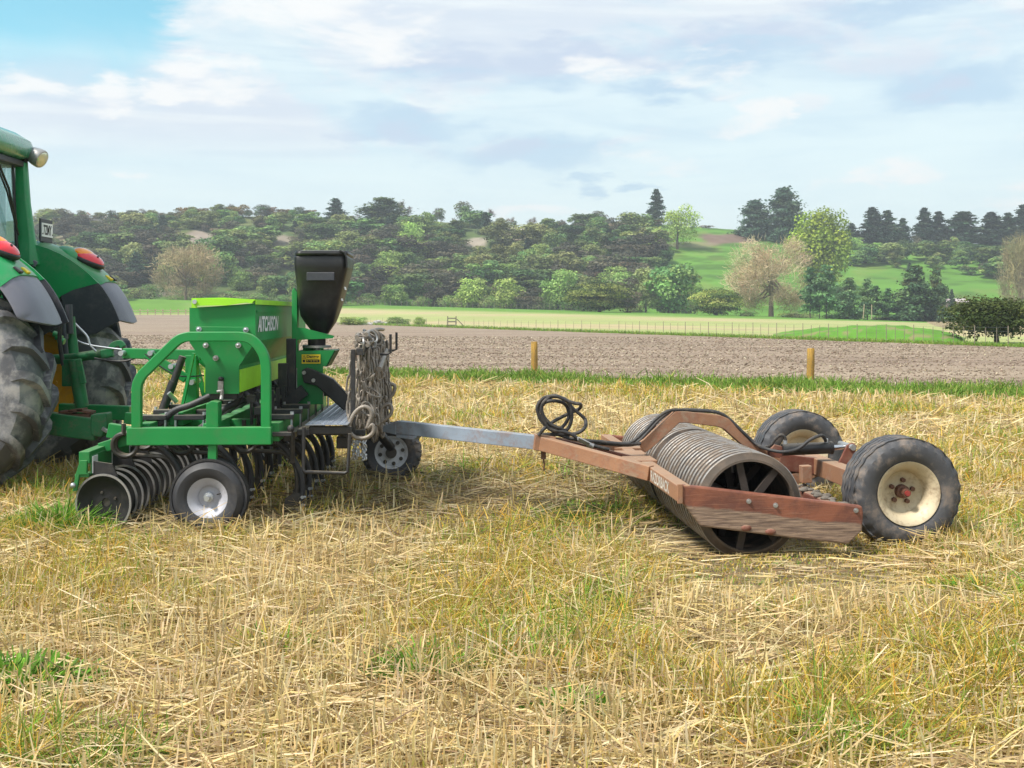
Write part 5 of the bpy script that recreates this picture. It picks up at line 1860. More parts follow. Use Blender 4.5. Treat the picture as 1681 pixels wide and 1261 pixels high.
# extra upper cross rails with clamps
c_ = D(300, 692, .5)
lat(c_.x - .05, c_.x + .05, z_t - .02, z_t + .08, .3, LEN - .3).build('frame_beam', 'drill_green', drill, bevel=.006)
cmb = 0
for px_ in (236, 300, 448.5):
    c_ = D(px_, 700, .05)
    for k in range(6):
        ly = .28 + k * .47
        x0 = c_.x
        cm_ = MB()
        cm_.box((x0 + .0, ly, z_t + .045), (.22, .09, .035))
        cm_.tube([(x0 + .10, ly, z_t + .06), (x0 + .10, ly, z_b - .02)], .009, 6)
        cm_.tube([(x0 - .10, ly, z_t + .06), (x0 - .10, ly, z_b - .02)], .009, 6)
        cm_.build('clamp', 'black_steel', drill, bevel=.008)
        bt = MB()
        for dx_ in (-.10, .10):
            bt.cyl((x0 + dx_, ly, z_t + .062), (x0 + dx_, ly, z_t + .082), .014, 6)
            bt.cyl((x0 + dx_, ly - .03, z_b - .01), (x0 + dx_, ly - .03, z_t + .05), .008, 6)
        bt.build('clamp_bolt', 'zinc', drill)
# stub posts carrying the seed box
for ly in (0.0, LEN):
    q = [D(340, 702, 0), D(340, 663, 0), D(349, 658, 0), D(360, 660, 0), D(360, 702, 0)]
    MB().prism([p + V3(0, ly - .035, 0) for p in q], (0, .12, 0)).build('box_support', 'drill_green', drill, bevel=.005)
    MB().prism([p + V3(0, ly + .02 - .04, 0) for p in (D(342, 730, 0), D(342, 775, 0), D(356, 775, 0), D(356, 730, 0))], (0, .05, 0)).build('wheel_leg', 'drill_green', drill, bevel=.004)

# gauge wheels
gw_c = D(340.5, 819, -.06)
g_ty = MB().lathe(tyre_profile(.272, .20, .135, .07, (-.55, -.2, .2, .55)), 64).mesh('tyre')
for ly in (0.0, LEN):
    w_ = bpy.data.objects.new('gauge_wheel', None)
    COL.objects.link(w_)
    w_.parent = drill
    w_.location = (gw_c.x, ly + .02, .25)
    link('tyre', g_ty, 'rubber' if not g_ty.materials else [], w_, 35)
    rm = rim_mesh('rim', .137, .16, -.02, -.012, .02, 40)
    rm.build('rim', 'silver_rim', w_, 35)
    hb = MB().tube([(0, -.10, 0), (0, -.055, 0), (0, -.045, 0), (0, .1, 0)], [.017, .019, .034, .034], 16)
    hb.tube([(0, -.062, 0), (0, -.05, 0)], .034, 6)
    hb.build('hub', 'zinc', w_, 35)
    MB().tube([(.06, -.045, .02), (.085, -.055, .026)], .005, 6).build('valve', 'black_plastic', w_)

# seed box
LB = .13
prof = [(311, 506), (418, 498), (418.5, 560), (391.5, 602), (391.5, 646), (338, 646), (338, 600), (311.5, 562)]
pp = [D(a, b_, LB) for a, b_ in prof]
MB().prism(pp, (0, LEN - 2 * LB, 0)).build('seed_box', 'drill_green', drill, bevel=.006)
# end plate, slightly proud, with folded flange and bolts
ep = [D(a, b_, LB - .012) for a, b_ in ((311, 505.5), (405, 499.5), (419, 497.5), (419.5, 560), (392.5, 601), (392.5, 646.5), (337, 646.5), (337, 600), (311, 562))]
MB().prism(ep, (0, .008, 0)).build('end_plate', 'drill_green', drill)
br = [D(a, b_, LB - .03) for a, b_ in ((320, 536), (406, 537), (406, 547), (320, 547))]
MB().prism(br, (0, .015, 0)).build('bracket', 'drill_green', drill, bevel=.003)
for a, b_, mt in ((326.5, 540.5, 'zinc'), (403.5, 541.5, 'zinc'), (337.5, 567, 'zinc'), (391, 567, 'zinc'), (354, 588, 'worn_steel')):
    p = D(a, b_, LB - .03)
    bm_ = MB().cyl(p + V3(0, -.005, 0), p + V3(0, .02, 0), .020, 12)
    bm_.ball(p + V3(0, -.006, 0), (.013, .012, .013), 10, 6)
    bm_.build('bolt', mt, drill, 40)
# lime lid: top sheet, folded near edge, long rear edge
xl, xr = D(314.5, 490, LB - .05).x, D(419, 490, LB - .05).x
zt = D(314.5, 489.5, LB - .05).z
lid = MB()
fl = [D(a, b_, LB - .05) for a, b_ in ((314.5, 489.5), (419, 491.3), (413, 498), (405, 496.5), (372, 501.5), (323, 501.8), (323, 505.5), (314.5, 505.5))]
lid.prism(fl, (0, .012, 0))
lid.prism([V3(xl, LB - .038, zt), V3((xl + xr) / 2, LB - .038, zt + .004), V3(xr, LB - .038, zt - .010), V3(xr, LB - .038, zt - .022), V3((xl + xr) / 2, LB - .038, zt - .008), V3(xl, LB - .038, zt - .012)], (0, LEN - 2 * LB + .08, 0))
lid.box2((xr - .001, LB - .04, zt - .045), (xr + .006, LEN - LB + .04, zt - .012))
lid.build('lid', 'lime_paint', drill)
p = D(319.5, 495.5, LB - .055)
MB().cyl(p + V3(0, -.008, 0), p + V3(0, .01, 0), .016, 12).build('bolt', 'zinc', drill, 40)
# bright fold line on the long rear wall + lime metering panels
xw = D(418.5, 530, LB).x
lat(xw, xw + .006, D(418, 512, LB).z - .004, D(418, 510.5, LB).z + .004, LB + .06, LEN - LB).build('trim_strip', 'drill_green', drill)
xm = D(391.5, 620, LB).x
zm0, zm1 = D(391.5, 644.5, LB).z, D(391.5, 607, LB).z
lat(xm + .002, xm + .014, zm0, zm1, LB + .002, LEN - LB).build('meter_panel', 'lime_paint', drill, bevel=.003)
xm2 = D(338, 620, LB).x
lat(xm2 - .014, xm2 - .002, zm0, zm1, LB + .002, LEN - LB).build('meter_panel', 'lime_paint', drill, bevel=.003)
for ly in (LB + .05, .75, 1.4, 2.1, 2.7):
    MB().box((xm + .006, ly, zm0 - .012), (.03, .03, .03)).build('panel_clip', 'black_plastic', drill)
# lettering on the rear wall
text_part('AITCHISON', 'lettering', 'white_paint', drill, (xw + .004, LB + .10, D(421, 545.5, LB + .08).z), (0, 1, 0.0), (0, 0, 1), .95, .118, shear=.22)
# latch on the end plate
p0, p1 = D(364, 628, LB - .03), D(363.5, 655, LB - .03)
la = MB().box2((D(359, 640, LB).x, LB - .035, D(360, 640, LB).z), (D(368, 640, LB).x, LB - .015, D(360, 625, LB).z))
la.tube([D(365, 640, LB - .04), D(364, 650, LB - .04), D(363, 657, LB - .06)], .014, 8)
la.tube([D(356, 643, LB - .04), D(366, 642, LB - .04)], .012, 8)
la.build('latch', 'worn_steel', drill, bevel=.003)
p = D(363, 622, LB - .03)
MB().ball(p, (.022, .02, .016), 10, 6).build('knob', 'black_plastic', drill, 50)
# dark understructure below the box
lat(xm2 + .02, xm - .02, zm0 - .05, zm0 - .006, LB + .05, LEN - LB).build('meter_shaft_cover', 'black_steel', drill)

# headstock at the middle
C0 = 1.40
hs = MB()
hs.sweep([D(203, 580, C0), D(262, 581.5, C0), D(330, 583, C0)], .07, .085, (0, 1, 0))
hs.build('headstock_arm', 'drill_green', drill, bevel=.006)
hs = MB().sweep([D(240, 580, C0 - .1), D(272, 600, C0 - .1), D(306, 622, C0 - .1)], .03, .075, (0, 1, 0))
hs.build('headstock_brace', 'drill_green', drill, bevel=.006)
hs = MB().sweep([D(315.5, 583, C0), D(315.5, 690, C0)], .10, .095, (0, 1, 0))
hs.build('headstock_post', 'drill_green', drill, bevel=.006)
MB().sweep([D(318, 580, C0 - .25), D(297, 678, C0 - .25)], .04, .022, (0, 1, 0)).build('headstock_stay', 'drill_green', drill)
MB().sweep([D(322, 600, C0 + .2), D(340, 664, C0 + .2)], .04, .04, (0, 1, 0)).build('headstock_stay', 'drill_green', drill)
MB().sweep([D(324, 584, C0 + .1), D(352, 606, C0 + .1), D(352, 660, C0 + .1)], .05, .07, (0, 1, 0)).build('headstock_brace', 'drill_green', drill)
for a, b_ in ((198, 580), (246, 580), (280, 602), (314, 628)):
    p = D(a, b_, C0 - .13)
    MB().cyl(p, p + V3(0, .26, 0), .022, 10).build('pin', 'zinc', drill, 40)
rm_ = MB()
rm_.tube([D(300, 585, C0 - .25), D(285, 628, C0 - .25)], .030, 12)
rm_.tube([D(285, 626, C0 - .25), D(263, 684, C0 - .25)], .036, 12)
rm_.build('ram', 'black_steel', drill, 40)
MB().cyl(D(277, 645, C0 - .32), D(290, 660, C0 - .28), .02, 8).build('pin', 'zinc', drill, 40)
wr = MB().tube(smooth_path([D(238, 581, C0 - .2), D(270, 606, C0 - .2), D(300, 618, C0 - .2), D(338, 616, C0 - .2)], 5), .006, 6)
wr.build('cable', 'black_hose', drill)
# hitch brackets to the lower links
MB().sweep([D(178, 706, .55), D(206, 711, .55), D(240, 716, .55)], .06, .11, (0, 1, 0)).build('hitch_bracket', 'drill_green', drill, bevel=.006)
MB().sweep([D(205, 686, 1.9), D(240, 690, 1.9)], .06, .10, (0, 1, 0)).build('hitch_bracket', 'drill_green', drill, bevel=.006)
# sloping arms between front frame and headstock
MB().sweep([D(236, 700, .35), D(262, 687, .35), D(300, 683, .35)], .09, .06, (0, 1, 0)).build('frame_arm', 'drill_green', drill, bevel=.005)
MB().sweep([D(300, 694, .6), D(420, 694, .6)], .07, .06, (0, 1, 0)).build('frame_arm', 'drill_green', drill, bevel=.005)
MB().sweep([D(300, 680, 1.6), D(440, 680, 1.6)], .07, .06, (0, 1, 0)).build('frame_arm', 'drill_green', drill, bevel=.005)

# ---- front disc gang
dc = D(172, 815, 0)
dz = .215
RD_ = .205
dm = MB().lathe([(.03, .030), (.08, .034), (.13, .026), (.165, .012), (.178, -.004), (RD_, -.012), (RD_ + .001, -.006), (.180, .003), (.165, .019), (.13, .033), (.08, .041), (.03, .037)], 48)
dme = dm.mesh('blade')
rim_d = MB().lathe([(RD_ - .012, -.0135), (RD_ + .002, -.0135), (RD_ + .002, -.004), (RD_ - .012, -.004)], 48).mesh('cutting_edge')
hub_d = MB().cyl((0, .04, 0), (0, .13, 0), .045, 16)
for k in range(4):
    a = .4 + k * math.pi / 2
    hub_d.cyl((.075 * math.cos(a), .022, .075 * math.sin(a)), (.075 * math.cos(a), .055, .075 * math.sin(a)), .010, 6)
hub_me = hub_d.mesh('hub')
for k in range(19):
    dsc = bpy.data.objects.new('coulter_disc', None)
    COL.objects.link(dsc)
    dsc.parent = drill
    dsc.location = (dc.x, -.02 + k * .158, dz)
    dsc.rotation_euler = (0, k * .7, math.radians(-9))
    link('blade', dme, 'disc_steel' if not dme.materials else [], dsc, 40)
    link('cutting_edge', rim_d, 'worn_steel' if not rim_d.materials else [], dsc, 40)
    link('hub', hub_me, 'black_steel' if not hub_me.materials else [], dsc, 40)
bt0 = D(139, 741, 0)
MB().box2((bt0.x - .035, -.02, bt0.z - .085), (bt0.x + .04, LEN, bt0.z)).build('disc_beam', 'drill_green', drill, bevel=.005)
MB().box2((bt0.x + .041, .0, bt0.z - .16), (bt0.x + .05, LEN, bt0.z - .03)).build('beam_face', 'drill_green', drill)
q = [D(a, b_, -.03) for a, b_ in ((131, 756), (143, 756), (142, 777), (146, 779), (130, 780), (126, 806), (119, 807), (124, 778))]
MB().prism(q, (0, .03, 0)).build('beam_end', 'drill_green', drill, bevel=.004)
MB().box2((D(124, 780, 0).x, -.02, D(124, 783, 0).z), (D(147, 780, 0).x, .12, D(124, 778, 0).z)).build('beam_foot', 'drill_green', drill, bevel=.003)
p = D(120, 797, -.04)
MB().ball(p, .02, 10, 8).build('bolt', 'zinc', drill, 50)
for k in range(7):
    ly = .0 + k * .45
    x0 = bt0.x + .06
    MB().box((bt0.x + .056, ly + .05, bt0.z - .095), (.008, .11, .12)).build('bearing_plate', 'white_paint', drill, bevel=.003)
    MB().cyl((bt0.x + .05, ly + .05, bt0.z - .095), (bt0.x + .075, ly + .05, bt0.z - .095), .02, 10).build('bolt', 'zinc', drill, 40)
    sc_ = [V3(x0 + .0, ly, bt0.z - .07), V3(x0 + .13, ly, bt0.z - .09), V3(x0 + .175, ly, bt0.z - .20), V3(x0 + .0, ly, bt0.z - .19)]
    MB().prism(sc_, (0, .02, 0)).build('scraper', 'black_steel', drill)
MB().beam((bt0.x, .35, bt0.z - .02), (D(236, 711, .35).x, .35, z_b + .04), .06, .08).build('disc_arm', 'drill_green', drill, bevel=.005)
MB().beam((bt0.x, 2.6, bt0.z - .02), (D(236, 711, .35).x, 2.6, z_b + .04), .06, .08).build('disc_arm', 'drill_green', drill, bevel=.005)

# ---- tines: spring coil, S-shank, curved seed tube, boot
def tine_meshes():
    mb = MB()
    coil = []
    R_ = .085
    for i in range(34):
        a = math.radians(90 + 360 * 1.55 * i / 33)
        coil.append((R_ * math.cos(a), -.055 + .11 * i / 33, .0 + R_ * math.sin(a)))
    rest = smooth_path([V3(coil[-1]), V3(.05, .055, -.082), V3(.17, .05, -.09), V3(.28, .03, -.10), V3(.355, .015, -.165), V3(.385, .0, -.26), V3(.385, 0, -.40), V3(.375, 0, -.50)], 5)
    path = coil[:-1] + [tuple(p) for p in rest]
    mb.tube([(0, -.055, .16), (0, -.055, .10)] + path, .017, 8)
    tubm = MB().tube(smooth_path([V3(.10, .0, .07), V3(.22, 0, .0), V3(.33, 0, -.10), V3(.40, 0, -.22), V3(.425, 0, -.34), V3(.42, 0, -.44), V3(.40, 0, -.53)], 5), .022, 10)
    boot = MB().prism([V3(.36, -.018, -.40), V3(.44, -.018, -.40), V3(.445, -.018, -.50), V3(.40, -.018, -.60), V3(.30, -.018, -.61), V3(.285, -.018, -.55), V3(.30, -.018, -.44)], (0, .036, 0))
    blt = MB()
    blt.cyl((0, -.026, 0), (0, .026, 0), .013, 8)
    blt.cyl((.025, -.01, 0), (.0, -.01, 0), .011, 8)
    return mb.mesh('shank'), tubm.mesh('seed_tube'), boot.mesh('boot'), blt.mesh('boot_bolt')


TM = tine_meshes()
for me_, mt_ in zip(TM, ('black_steel', 'black_hose', 'black_steel', 'zinc')):
    me_.materials.append(MATS[mt_])
ZC = z_b - .03
row_x = [D(208, 736, .30).x, D(300, 740, .45).x, D(402, 742, .5).x]
hosex = D(380, 648, .5)
tine0 = None
for r_, (rx, ys_) in enumerate(((row_x[0], np.arange(.28, 2.95, .47)), (row_x[1], np.arange(.44, 2.95, .47)), (row_x[2], np.arange(.52, 3.0, .42)))):
    for ly in ys_:
        tn = bpy.data.objects.new('tine', None)
        COL.objects.link(tn)
        tn.parent = drill
        tn.location = (rx, ly, ZC)
        for me_, nm in zip(TM, ('shank', 'seed_tube', 'boot', 'boot_bolt')):
            if nm == 'boot_bolt':
                for zz in (-.43, -.49):
                    link(nm, me_, [], tn, None).location = (.43, 0, zz)
            else:
                link(nm, me_, [], tn, None)
        # hose from the metering panel down to the tine
        side = 1 if r_ else -1
        xs_ = (xm - .03) if side > 0 else (xm2 + .03)
        h0 = V3(xs_, ly - .03, zm0 - .02)
        h1 = V3(rx + .13, ly, ZC + .10)
        mid = h0.lerp(h1, .5) + V3(.03 * side, 0, .015)
        hb = MB().tube(smooth_path([h0, h0.lerp(h1, .25) + V3(.035 * side, 0, -.01), mid, h0.lerp(h1, .8) + V3(.012, 0, -.0), h1], 4), .024, 9)
        hb.build('seed_hose', 'black_hose', drill, 50)
for me_ in TM:
    me_.shade_smooth()
    me_.set_sharp_from_angle(angle=math.radians(40))
# drop rods and springs between box and frame (busy dark mechanism under the box)
for k in range(9):
    ly = .35 + k * .29
    mb = MB()
    xa = xm + .05
    mb.tube([(xa, ly, zm0 - .03), (xa + .005, ly, z_t - .02)], .012, 7)
    mb.box((xa, ly, zm0 - .06), (.06, .05, .05))
    mb.box((xa + .10, ly + .05, z_t + .10), (.03, .03, .22))
    mb.build('drop_rod', 'black_steel', drill)
lat(xm + .08, xm + .13, z_t + .06, z_t + .11, .3, LEN - .3).build('rear_bar', 'black_steel', drill)
# low black rear bars, near clamp cluster
c_ = D(470, 706, .1)
lat(c_.x - .02, c_.x + .03, z_b + .01, z_b + .05, .12, LEN - .2).build('rear_bar', 'black_steel', drill)
cl2 = MB()
cl2.box(D(462, 712, .06), (.16, .10, .03))
cl2.tube([D(452, 700, .06), D(452, 728, .06)], .012, 8)
cl2.tube([D(480, 708, .06), D(480, 760, .12)], .018, 8)
cl2.ball(D(477, 704, .05), .028, 10, 8)
cl2.build('clamp', 'black_steel', drill, bevel=.004)

# ---- walking board with step
pA, pB = D(501, 697, .12), D(571, 697, .12)
zP = pA.z
wb = MB().box2((pA.x, .12, zP - .006), (pB.x, 2.25, zP))
for i in range(46):
    for j in range(6):
        wb.box((pA.x + .028 + j * .048, .15 + i * .046, zP + .002), (.034, .009, .006), Matrix.Rotation((.7 if (i + j) % 2 else -.7), 3, 'Z'))
wb.build('walking_board', 'tread_plate', drill)
bf = MB().box2((pA.x + .02, .16, zP - .075), (pB.x + .02, .22, zP - .02))
bf.box2((pA.x + .02, 1.1, zP - .075), (pB.x + .02, 1.16, zP - .02))
bf.box2((pA.x + .02, 2.1, zP - .075), (pB.x + .02, 2.16, zP - .02))
bf.build('board_bearer', 'black_steel', drill, bevel=.005)
MB().box2((pA.x - .06, .13, zP - .08), (pA.x + .03, 2.2, zP - .035)).build('board_rail', 'black_steel', drill, bevel=.005)
stp = [D(499, 701, .06), D(498.5, 728, .06), D(498, 770, .06), D(501, 775, .06), D(566, 777, .06), D(571, 774, .06), D(573, 740, .06), D(574, 712, .06)]
MB().tube(stp, .013, 10).build('step_loop', 'black_steel', drill, 50)
MB().box2((D(552, 717, .5).x, .5, D(552, 737, .5).z), (D(574, 717, .5).x, .75, D(552, 717, .5).z)).build('tool_box', 'black_steel', drill, bevel=.01)

# ---- small-seed hopper on its post
HC = 1.38
zp1, zp0 = D(483, 473, HC).z, D(483, 604, HC).z
po = MB().prism([D(479, 604, HC), D(479, 478, HC), D(482, 472, HC), D(488, 480, HC), D(488, 604, HC)], (0, .10, 0))
po.build('hopper_post', 'drill_green', drill, bevel=.005)
MB().box2((D(470.5, 600, HC).x, HC - .03, D(470, 667, HC).z), (D(486, 600, HC).x, HC + .13, D(470, 556, HC).z)).build('hopper_post', 'black_steel', drill, bevel=.005)
MB().box2((D(487, 600, HC).x, HC - .02, D(470, 672, HC).z), (D(488.5, 600, HC).x, HC + .12, D(470, 604, HC).z)).build('post_edge', 'worn_steel', drill)
MB().box2((D(458, 600, HC).x, HC - .06, D(470, 647, HC).z), (D(474, 600, HC).x, HC + .0, D(470, 596, HC).z)).build('post_gusset', 'black_steel', drill, bevel=.005)
for dy_ in (0.0, .32):
    MB().prism([D(a, b_, HC + dy_) for a, b_ in ((487, 537.5), (500, 539), (549, 551.5), (546, 555.5), (488, 558))], (0, .012, 0)).build('hopper_bracket', 'drill_green', drill)
lb = MB().prism([D(a, b_, HC - .02) for a, b_ in ((486, 576.5), (549, 575), (535, 601), (530, 602), (530, 664), (488, 664))], (0, .02, 0))
lb.build('fan_panel', 'drill_green', drill)
MB().prism([D(a, b_, HC) for a, b_ in ((486, 576.5), (549, 575), (549, 579), (486, 580))], (0, .35, 0)).build('fan_shelf', 'drill_green', drill)
MB().prism([D(a, b_, HC - .0) for a, b_ in ((549, 575), (551, 576), (537, 602), (534, 602))], (0, .35, 0)).build('fan_panel', 'old_green', drill)
MB().prism([D(a, b_, HC + .25) for a, b_ in ((497, 566), (531, 566), (531, 576), (497, 576))], (0, .02, 0)).build('fan_panel', 'drill_green', drill)
# hopper body
def rrect(cx_, cy_, hx, hy, z_, rc, n=5):
    ring = []
    rc = min(rc, hx * .9, hy * .9)
    for (sx, sy, a0) in ((1, 1, 0), (-1, 1, 90), (-1, -1, 180), (1, -1, 270)):
        for k in range(n):
            a = math.radians(a0 + 90 * k / (n - 1))
            ring.append((cx_ + sx * (hx - rc) + rc * math.cos(a), cy_ + sy * (hy - rc) + rc * math.sin(a), z_))
    return ring


def hsec(pl_, pr_, py_, hy, rc, dy_=0):
    a, b_ = D(pl_, py_, HC - .12), D(pr_, py_, HC - .12)
    return rrect((a.x + b_.x) / 2, HC + .16 + dy_, (b_.x - a.x) / 2, hy, a.z, rc)


hop = bpy.data.objects.new('seed_hopper', None)
COL.objects.link(hop)
hop.parent = drill
MB().loft([hsec(506, 533, 549, .07, .06), hsec(505, 535, 545, .085, .07), hsec(494, 545, 529, .17, .10), hsec(489, 548, 519, .21, .09), hsec(486.5, 554, 500, .235, .07), hsec(483, 567, 452, .265, .06), hsec(481.5, 570, 440, .275, .055), hsec(481, 570.5, 422, .28, .055), hsec(483, 569, 419, .27, .05)]).build('hopper_body', 'black_plastic', hop, 40)
pr_ = MB().prism([D(a, b_, HC - .125) for a, b_ in ((503, 447), (549, 447), (549, 461), (503, 461))], (0, .03, 0))
pr_.build('hopper_badge', 'dark_plastic', hop, bevel=.006)
MB().loft([hsec(483, 570, 419, .285, .05), hsec(482.5, 571.5, 416, .295, .06), hsec(484, 570.5, 412, .29, .06), hsec(492, 562, 410.5, .25, .06)]).build('hopper_lid', 'black_plastic', hop, 40)
a = D(574, 430, HC + .1)
MB().sweep([D(560, 413, HC + .0), D(568, 416, HC + .0), D(571.5, 424, HC + .0), D(572, 441, HC + .0)], .30, .014, (0, 1, 0)).build('lid_strap', 'black_plastic', hop, bevel=.004)
for a0, b0, a1, b1 in ((566, 468, 570, 475), (561, 487, 564, 492)):
    p = D((a0 + a1) / 2, (b0 + b1) / 2, HC + .12)
    MB().box((p.x - .008, p.y - .02, p.z), (.006, .12, .05), Matrix.Rotation(math.radians(-17), 3, 'Y')).build('sticker', 'white_paint', hop)
fan = MB()
pc = D(520, 560, HC + .12)
fan.tube([pc + V3(0, 0, -.035), pc + V3(0, 0, .03)], .075, 18)
fan.build('meter_collar', 'black_plastic', hop, 40)
MB().tube([pc + V3(0, 0, -.055), pc + V3(0, 0, -.036)], .12, 20).build('spinner_plate', 'worn_steel', hop, 40)
MB().tube([pc + V3(0, 0, -.11), pc + V3(0, 0, -.055)], .03, 12).build('spinner_motor', 'zinc', hop, 40)
# warning sticker
st_o = bpy.data.objects.new('warning_sticker', None)
COL.objects.link(st_o)
st_o.parent = drill
k0, k1 = D(495.3, 597, HC - .024), D(526, 581.8, HC - .024)
MB().box2((k0.x, k0.y - .002, k0.z), (k1.x, k0.y, k1.z)).build('sticker_base', 'warning_yellow', st_o)
wS, hS = k1.x - k0.x, k1.z - k0.z
y_s = k0.y - .0035
text_part('Danger', 'sticker_letters', 'black_paint', st_o, (k0.x + wS * .27, y_s, k0.z + hS * .54), (1, 0, 0), (0, 0, 1), wS * .66, hS * .36)
MB().box2((k0.x + wS * .24, y_s, k0.z + hS * .14), (k0.x + wS * .95, y_s + .001, k0.z + hS * .44)).build('sticker_bar', 'black_paint', st_o)
text_part('Keep Clear', 'sticker_letters', 'warning_yellow', st_o, (k0.x + wS * .28, y_s - .001, k0.z + hS * .20), (1, 0, 0), (0, 0, 1), wS * .62, hS * .19)
MB().box2((k0.x + wS * .06, y_s, k0.z + hS * .14), (k0.x + wS * .18, y_s + .001, k0.z + hS * .42)).build('sticker_bar', 'black_paint', st_o)
tri_ = [V3(k0.x + wS * .05, y_s, k0.z + hS * .55), V3(k0.x + wS * .22, y_s, k0.z + hS * .55), V3(k0.x + wS * .135, y_s, k0.z + hS * .9)]
MB().tube(tri_, .0022, 5, closed=True).build('warning_triangle', 'black_paint', st_o)
MB().box2((k0.x + wS * .128, y_s, k0.z + hS * .62), (k0.x + wS * .142, y_s + .001, k0.z + hS * .78)).build('warning_mark', 'black_paint', st_o)

# ---- black tow arm running back from the hopper post
ta = [D(a, b_, 1.30) for a, b_ in ((495, 608), (503, 604), (512, 606), (546, 622), (579, 658), (600, 676), (600, 694), (575, 684), (548, 660), (520, 634), (498, 628))]
MB().prism(ta, (0, .09, 0)).build('tow_arm', 'black_plastic', drill, bevel=.008)
for a, b_ in ((499, 612), (514.5, 624.5)):
    p = D(a, b_, 1.29)
    MB().cyl(p + V3(0, -.010, 0), p + V3(0, .02, 0), .016, 10).build('bolt', 'worn_steel', drill, 40)
MB().beam(D(470, 664, 1.3), D(500, 640, 1.3), .08, .10).build('tow_gusset', 'black_steel', drill)
# ---- rear transport wheel on its arm (far side)
tw = bpy.data.objects.new('transport_wheel', None)
COL.objects.link(tw)
tw.parent = drill
wc = D(643, 731, 2.35)
tw.location = (wc.x, wc.y, .275)
tme = MB()
tme.lathe(tyre_profile(.268, .20, .165, .05), 48)
for k in range(22):
    a = 2 * math.pi * k / 22
    for s in (-1, 1):
        a2 = a + (.14 if s > 0 else 0)
        rr = []
        for f in (0.0, .5, 1.0):
            yy = s * f * .1
            ro = .278 - .025 * f * f
            aa = a2 + .12 * f
            rr.append([(r__ * math.cos(t__), yy, r__ * math.sin(t__)) for r__, t__ in ((.255 - .03 * f, aa - .06), (.255 - .03 * f, aa + .06), (ro, aa + .045), (ro, aa - .045))])
        tme.loft(rr)
tme.build('tyre', 'dusty_rubber', tw, 38)
rmm = rim_mesh('rim', .168, .13, -.012, -.03, .045, 40)
rmm.build('rim', 'pale_rim', tw, 35)
hl_ = MB()
for k in range(8):
    a = .2 + 2 * math.pi * k / 8
    hl_.cyl((.105 * math.cos(a), -.052, .105 * math.sin(a)), (.105 * math.cos(a), -.03, .105 * math.sin(a)), .018, 12)
hl_.build('hand_hole', 'black_steel', tw)
MB().cyl((0, -.10, 0), (0, -.02, 0), .050, 20).build('hub', 'black_steel', tw, 40)
wa = MB().tube([D(612, 700, 2.0), D(625, 714, 2.0), wc + V3(.0, -.16, -.0)], .042, 14)
wa.build('wheel_arm', 'black_plastic', drill, 40)
MB().tube([D(560, 690, 1.6), D(590, 694, 1.8), D(612, 700, 2.0)], .045, 12).build('wheel_arm', 'black_steel', drill, 40)

# ---- rack that carries the folded chain harrow
rk = MB()
rA, rB = D(584, 572, .42), None
lxr = D(592, 580, .42).x
zr_ = D(592, 573, .42).z
rk.beam((lxr, .35, zr_ - .02), (lxr, 2.3, zr_ - .02), .05, .05)
rk.beam((lxr - .05, .36, zr_), (lxr - .05, .36, .62), .045, .03)
rk.beam((lxr - .05, 2.28, zr_), (lxr - .05, 2.28, .62), .045, .03)
rk.beam((lxr - .30, .40, .66), (lxr + .04, .40, .66), .04, .04)
rk.beam((lxr - .30, 2.2, .66), (lxr + .04, 2.2, .66), .04, .04)
rk.build('harrow_rack', 'black_steel', drill, bevel=.004)
for ly in (1.0, 1.9):
    hk_ = MB().tube([(lxr, ly, zr_ - .06), (lxr + .16, ly, zr_ - .06), (lxr + .19, ly, zr_ - .05), (lxr + .19, ly, zr_ + .10)], .011, 8)
    hk_.build('rack_hook', 'black_steel', drill, 50)

# ================================================================== CHAIN HARROW folded over the rack (its own thing)
RNG = np.random.default_rng(99)
hw_o = DR
harrow = thing('chain_harrow', 'rusty tangled chain harrow hanging in a bundle behind the walking board', 'chain harrow', (DX, DY, 0), DA)


def chain_strand(length, link_l=.115, link_w=.034, wire=.0085, sway=.03, seed=0):
    rg = np.random.default_rng(seed)
    mb = MB()
    z = 0.0
    x = y = 0.0
    k = 0
    tw_ = rg.uniform(0, 3.14)
    while z > -length:
        L_ = link_l * rg.uniform(.85, 1.9)
        w_ = link_w * rg.uniform(.8, 1.2)
        a = tw_ + (math.pi / 2 if k % 2 else 0) + rg.normal(0, .3)
        tilt = rg.normal(0, .18)
        pts = []
        for i in range(12):
            t_ = 2 * math.pi * i / 12
            u_ = w_ * .5 * math.cos(t_)
            v_ = (L_ * .5) * (math.sin(t_) if abs(math.sin(t_)) < .5 else math.copysign(.5 + (abs(math.sin(t_)) - .5) * 1.0, math.sin(t_)))
            pts.append((x + u_ * math.cos(a) + v_ * tilt * .5, y + u_ * math.sin(a), z - L_ * .42 + v_))
        mb.tube(pts, wire * rg.uniform(.85, 1.25), 6, closed=True)
        z -= L_ * .80
        x += rg.normal(0, .008) + tilt * .01
        y += rg.normal(0, .008)
        k += 1
    return mb.mesh('chain')


SM = [chain_strand(l_, seed=i) for i, l_ in enumerate((.62, .70, .56, .75, .66, .50, .72, .60))]
for me_ in SM:
    me_.materials.append(MATS['chain_steel'])
    me_.shade_smooth()
for k in range(100):
    ly = RNG.uniform(.38, 2.15)
    o = bpy.data.objects.new('chain', SM[k % len(SM)])
    COL.objects.link(o)
    o.parent = harrow
    o.location = (lxr + RNG.uniform(-.06, .10), ly, zr_ + RNG.uniform(-.10, .02))
    o.rotation_euler = (RNG.normal(0, .04), RNG.normal(0.02, .04), RNG.uniform(0, 6.28))
    o.scale = (1, 1, RNG.uniform(.68, .92))
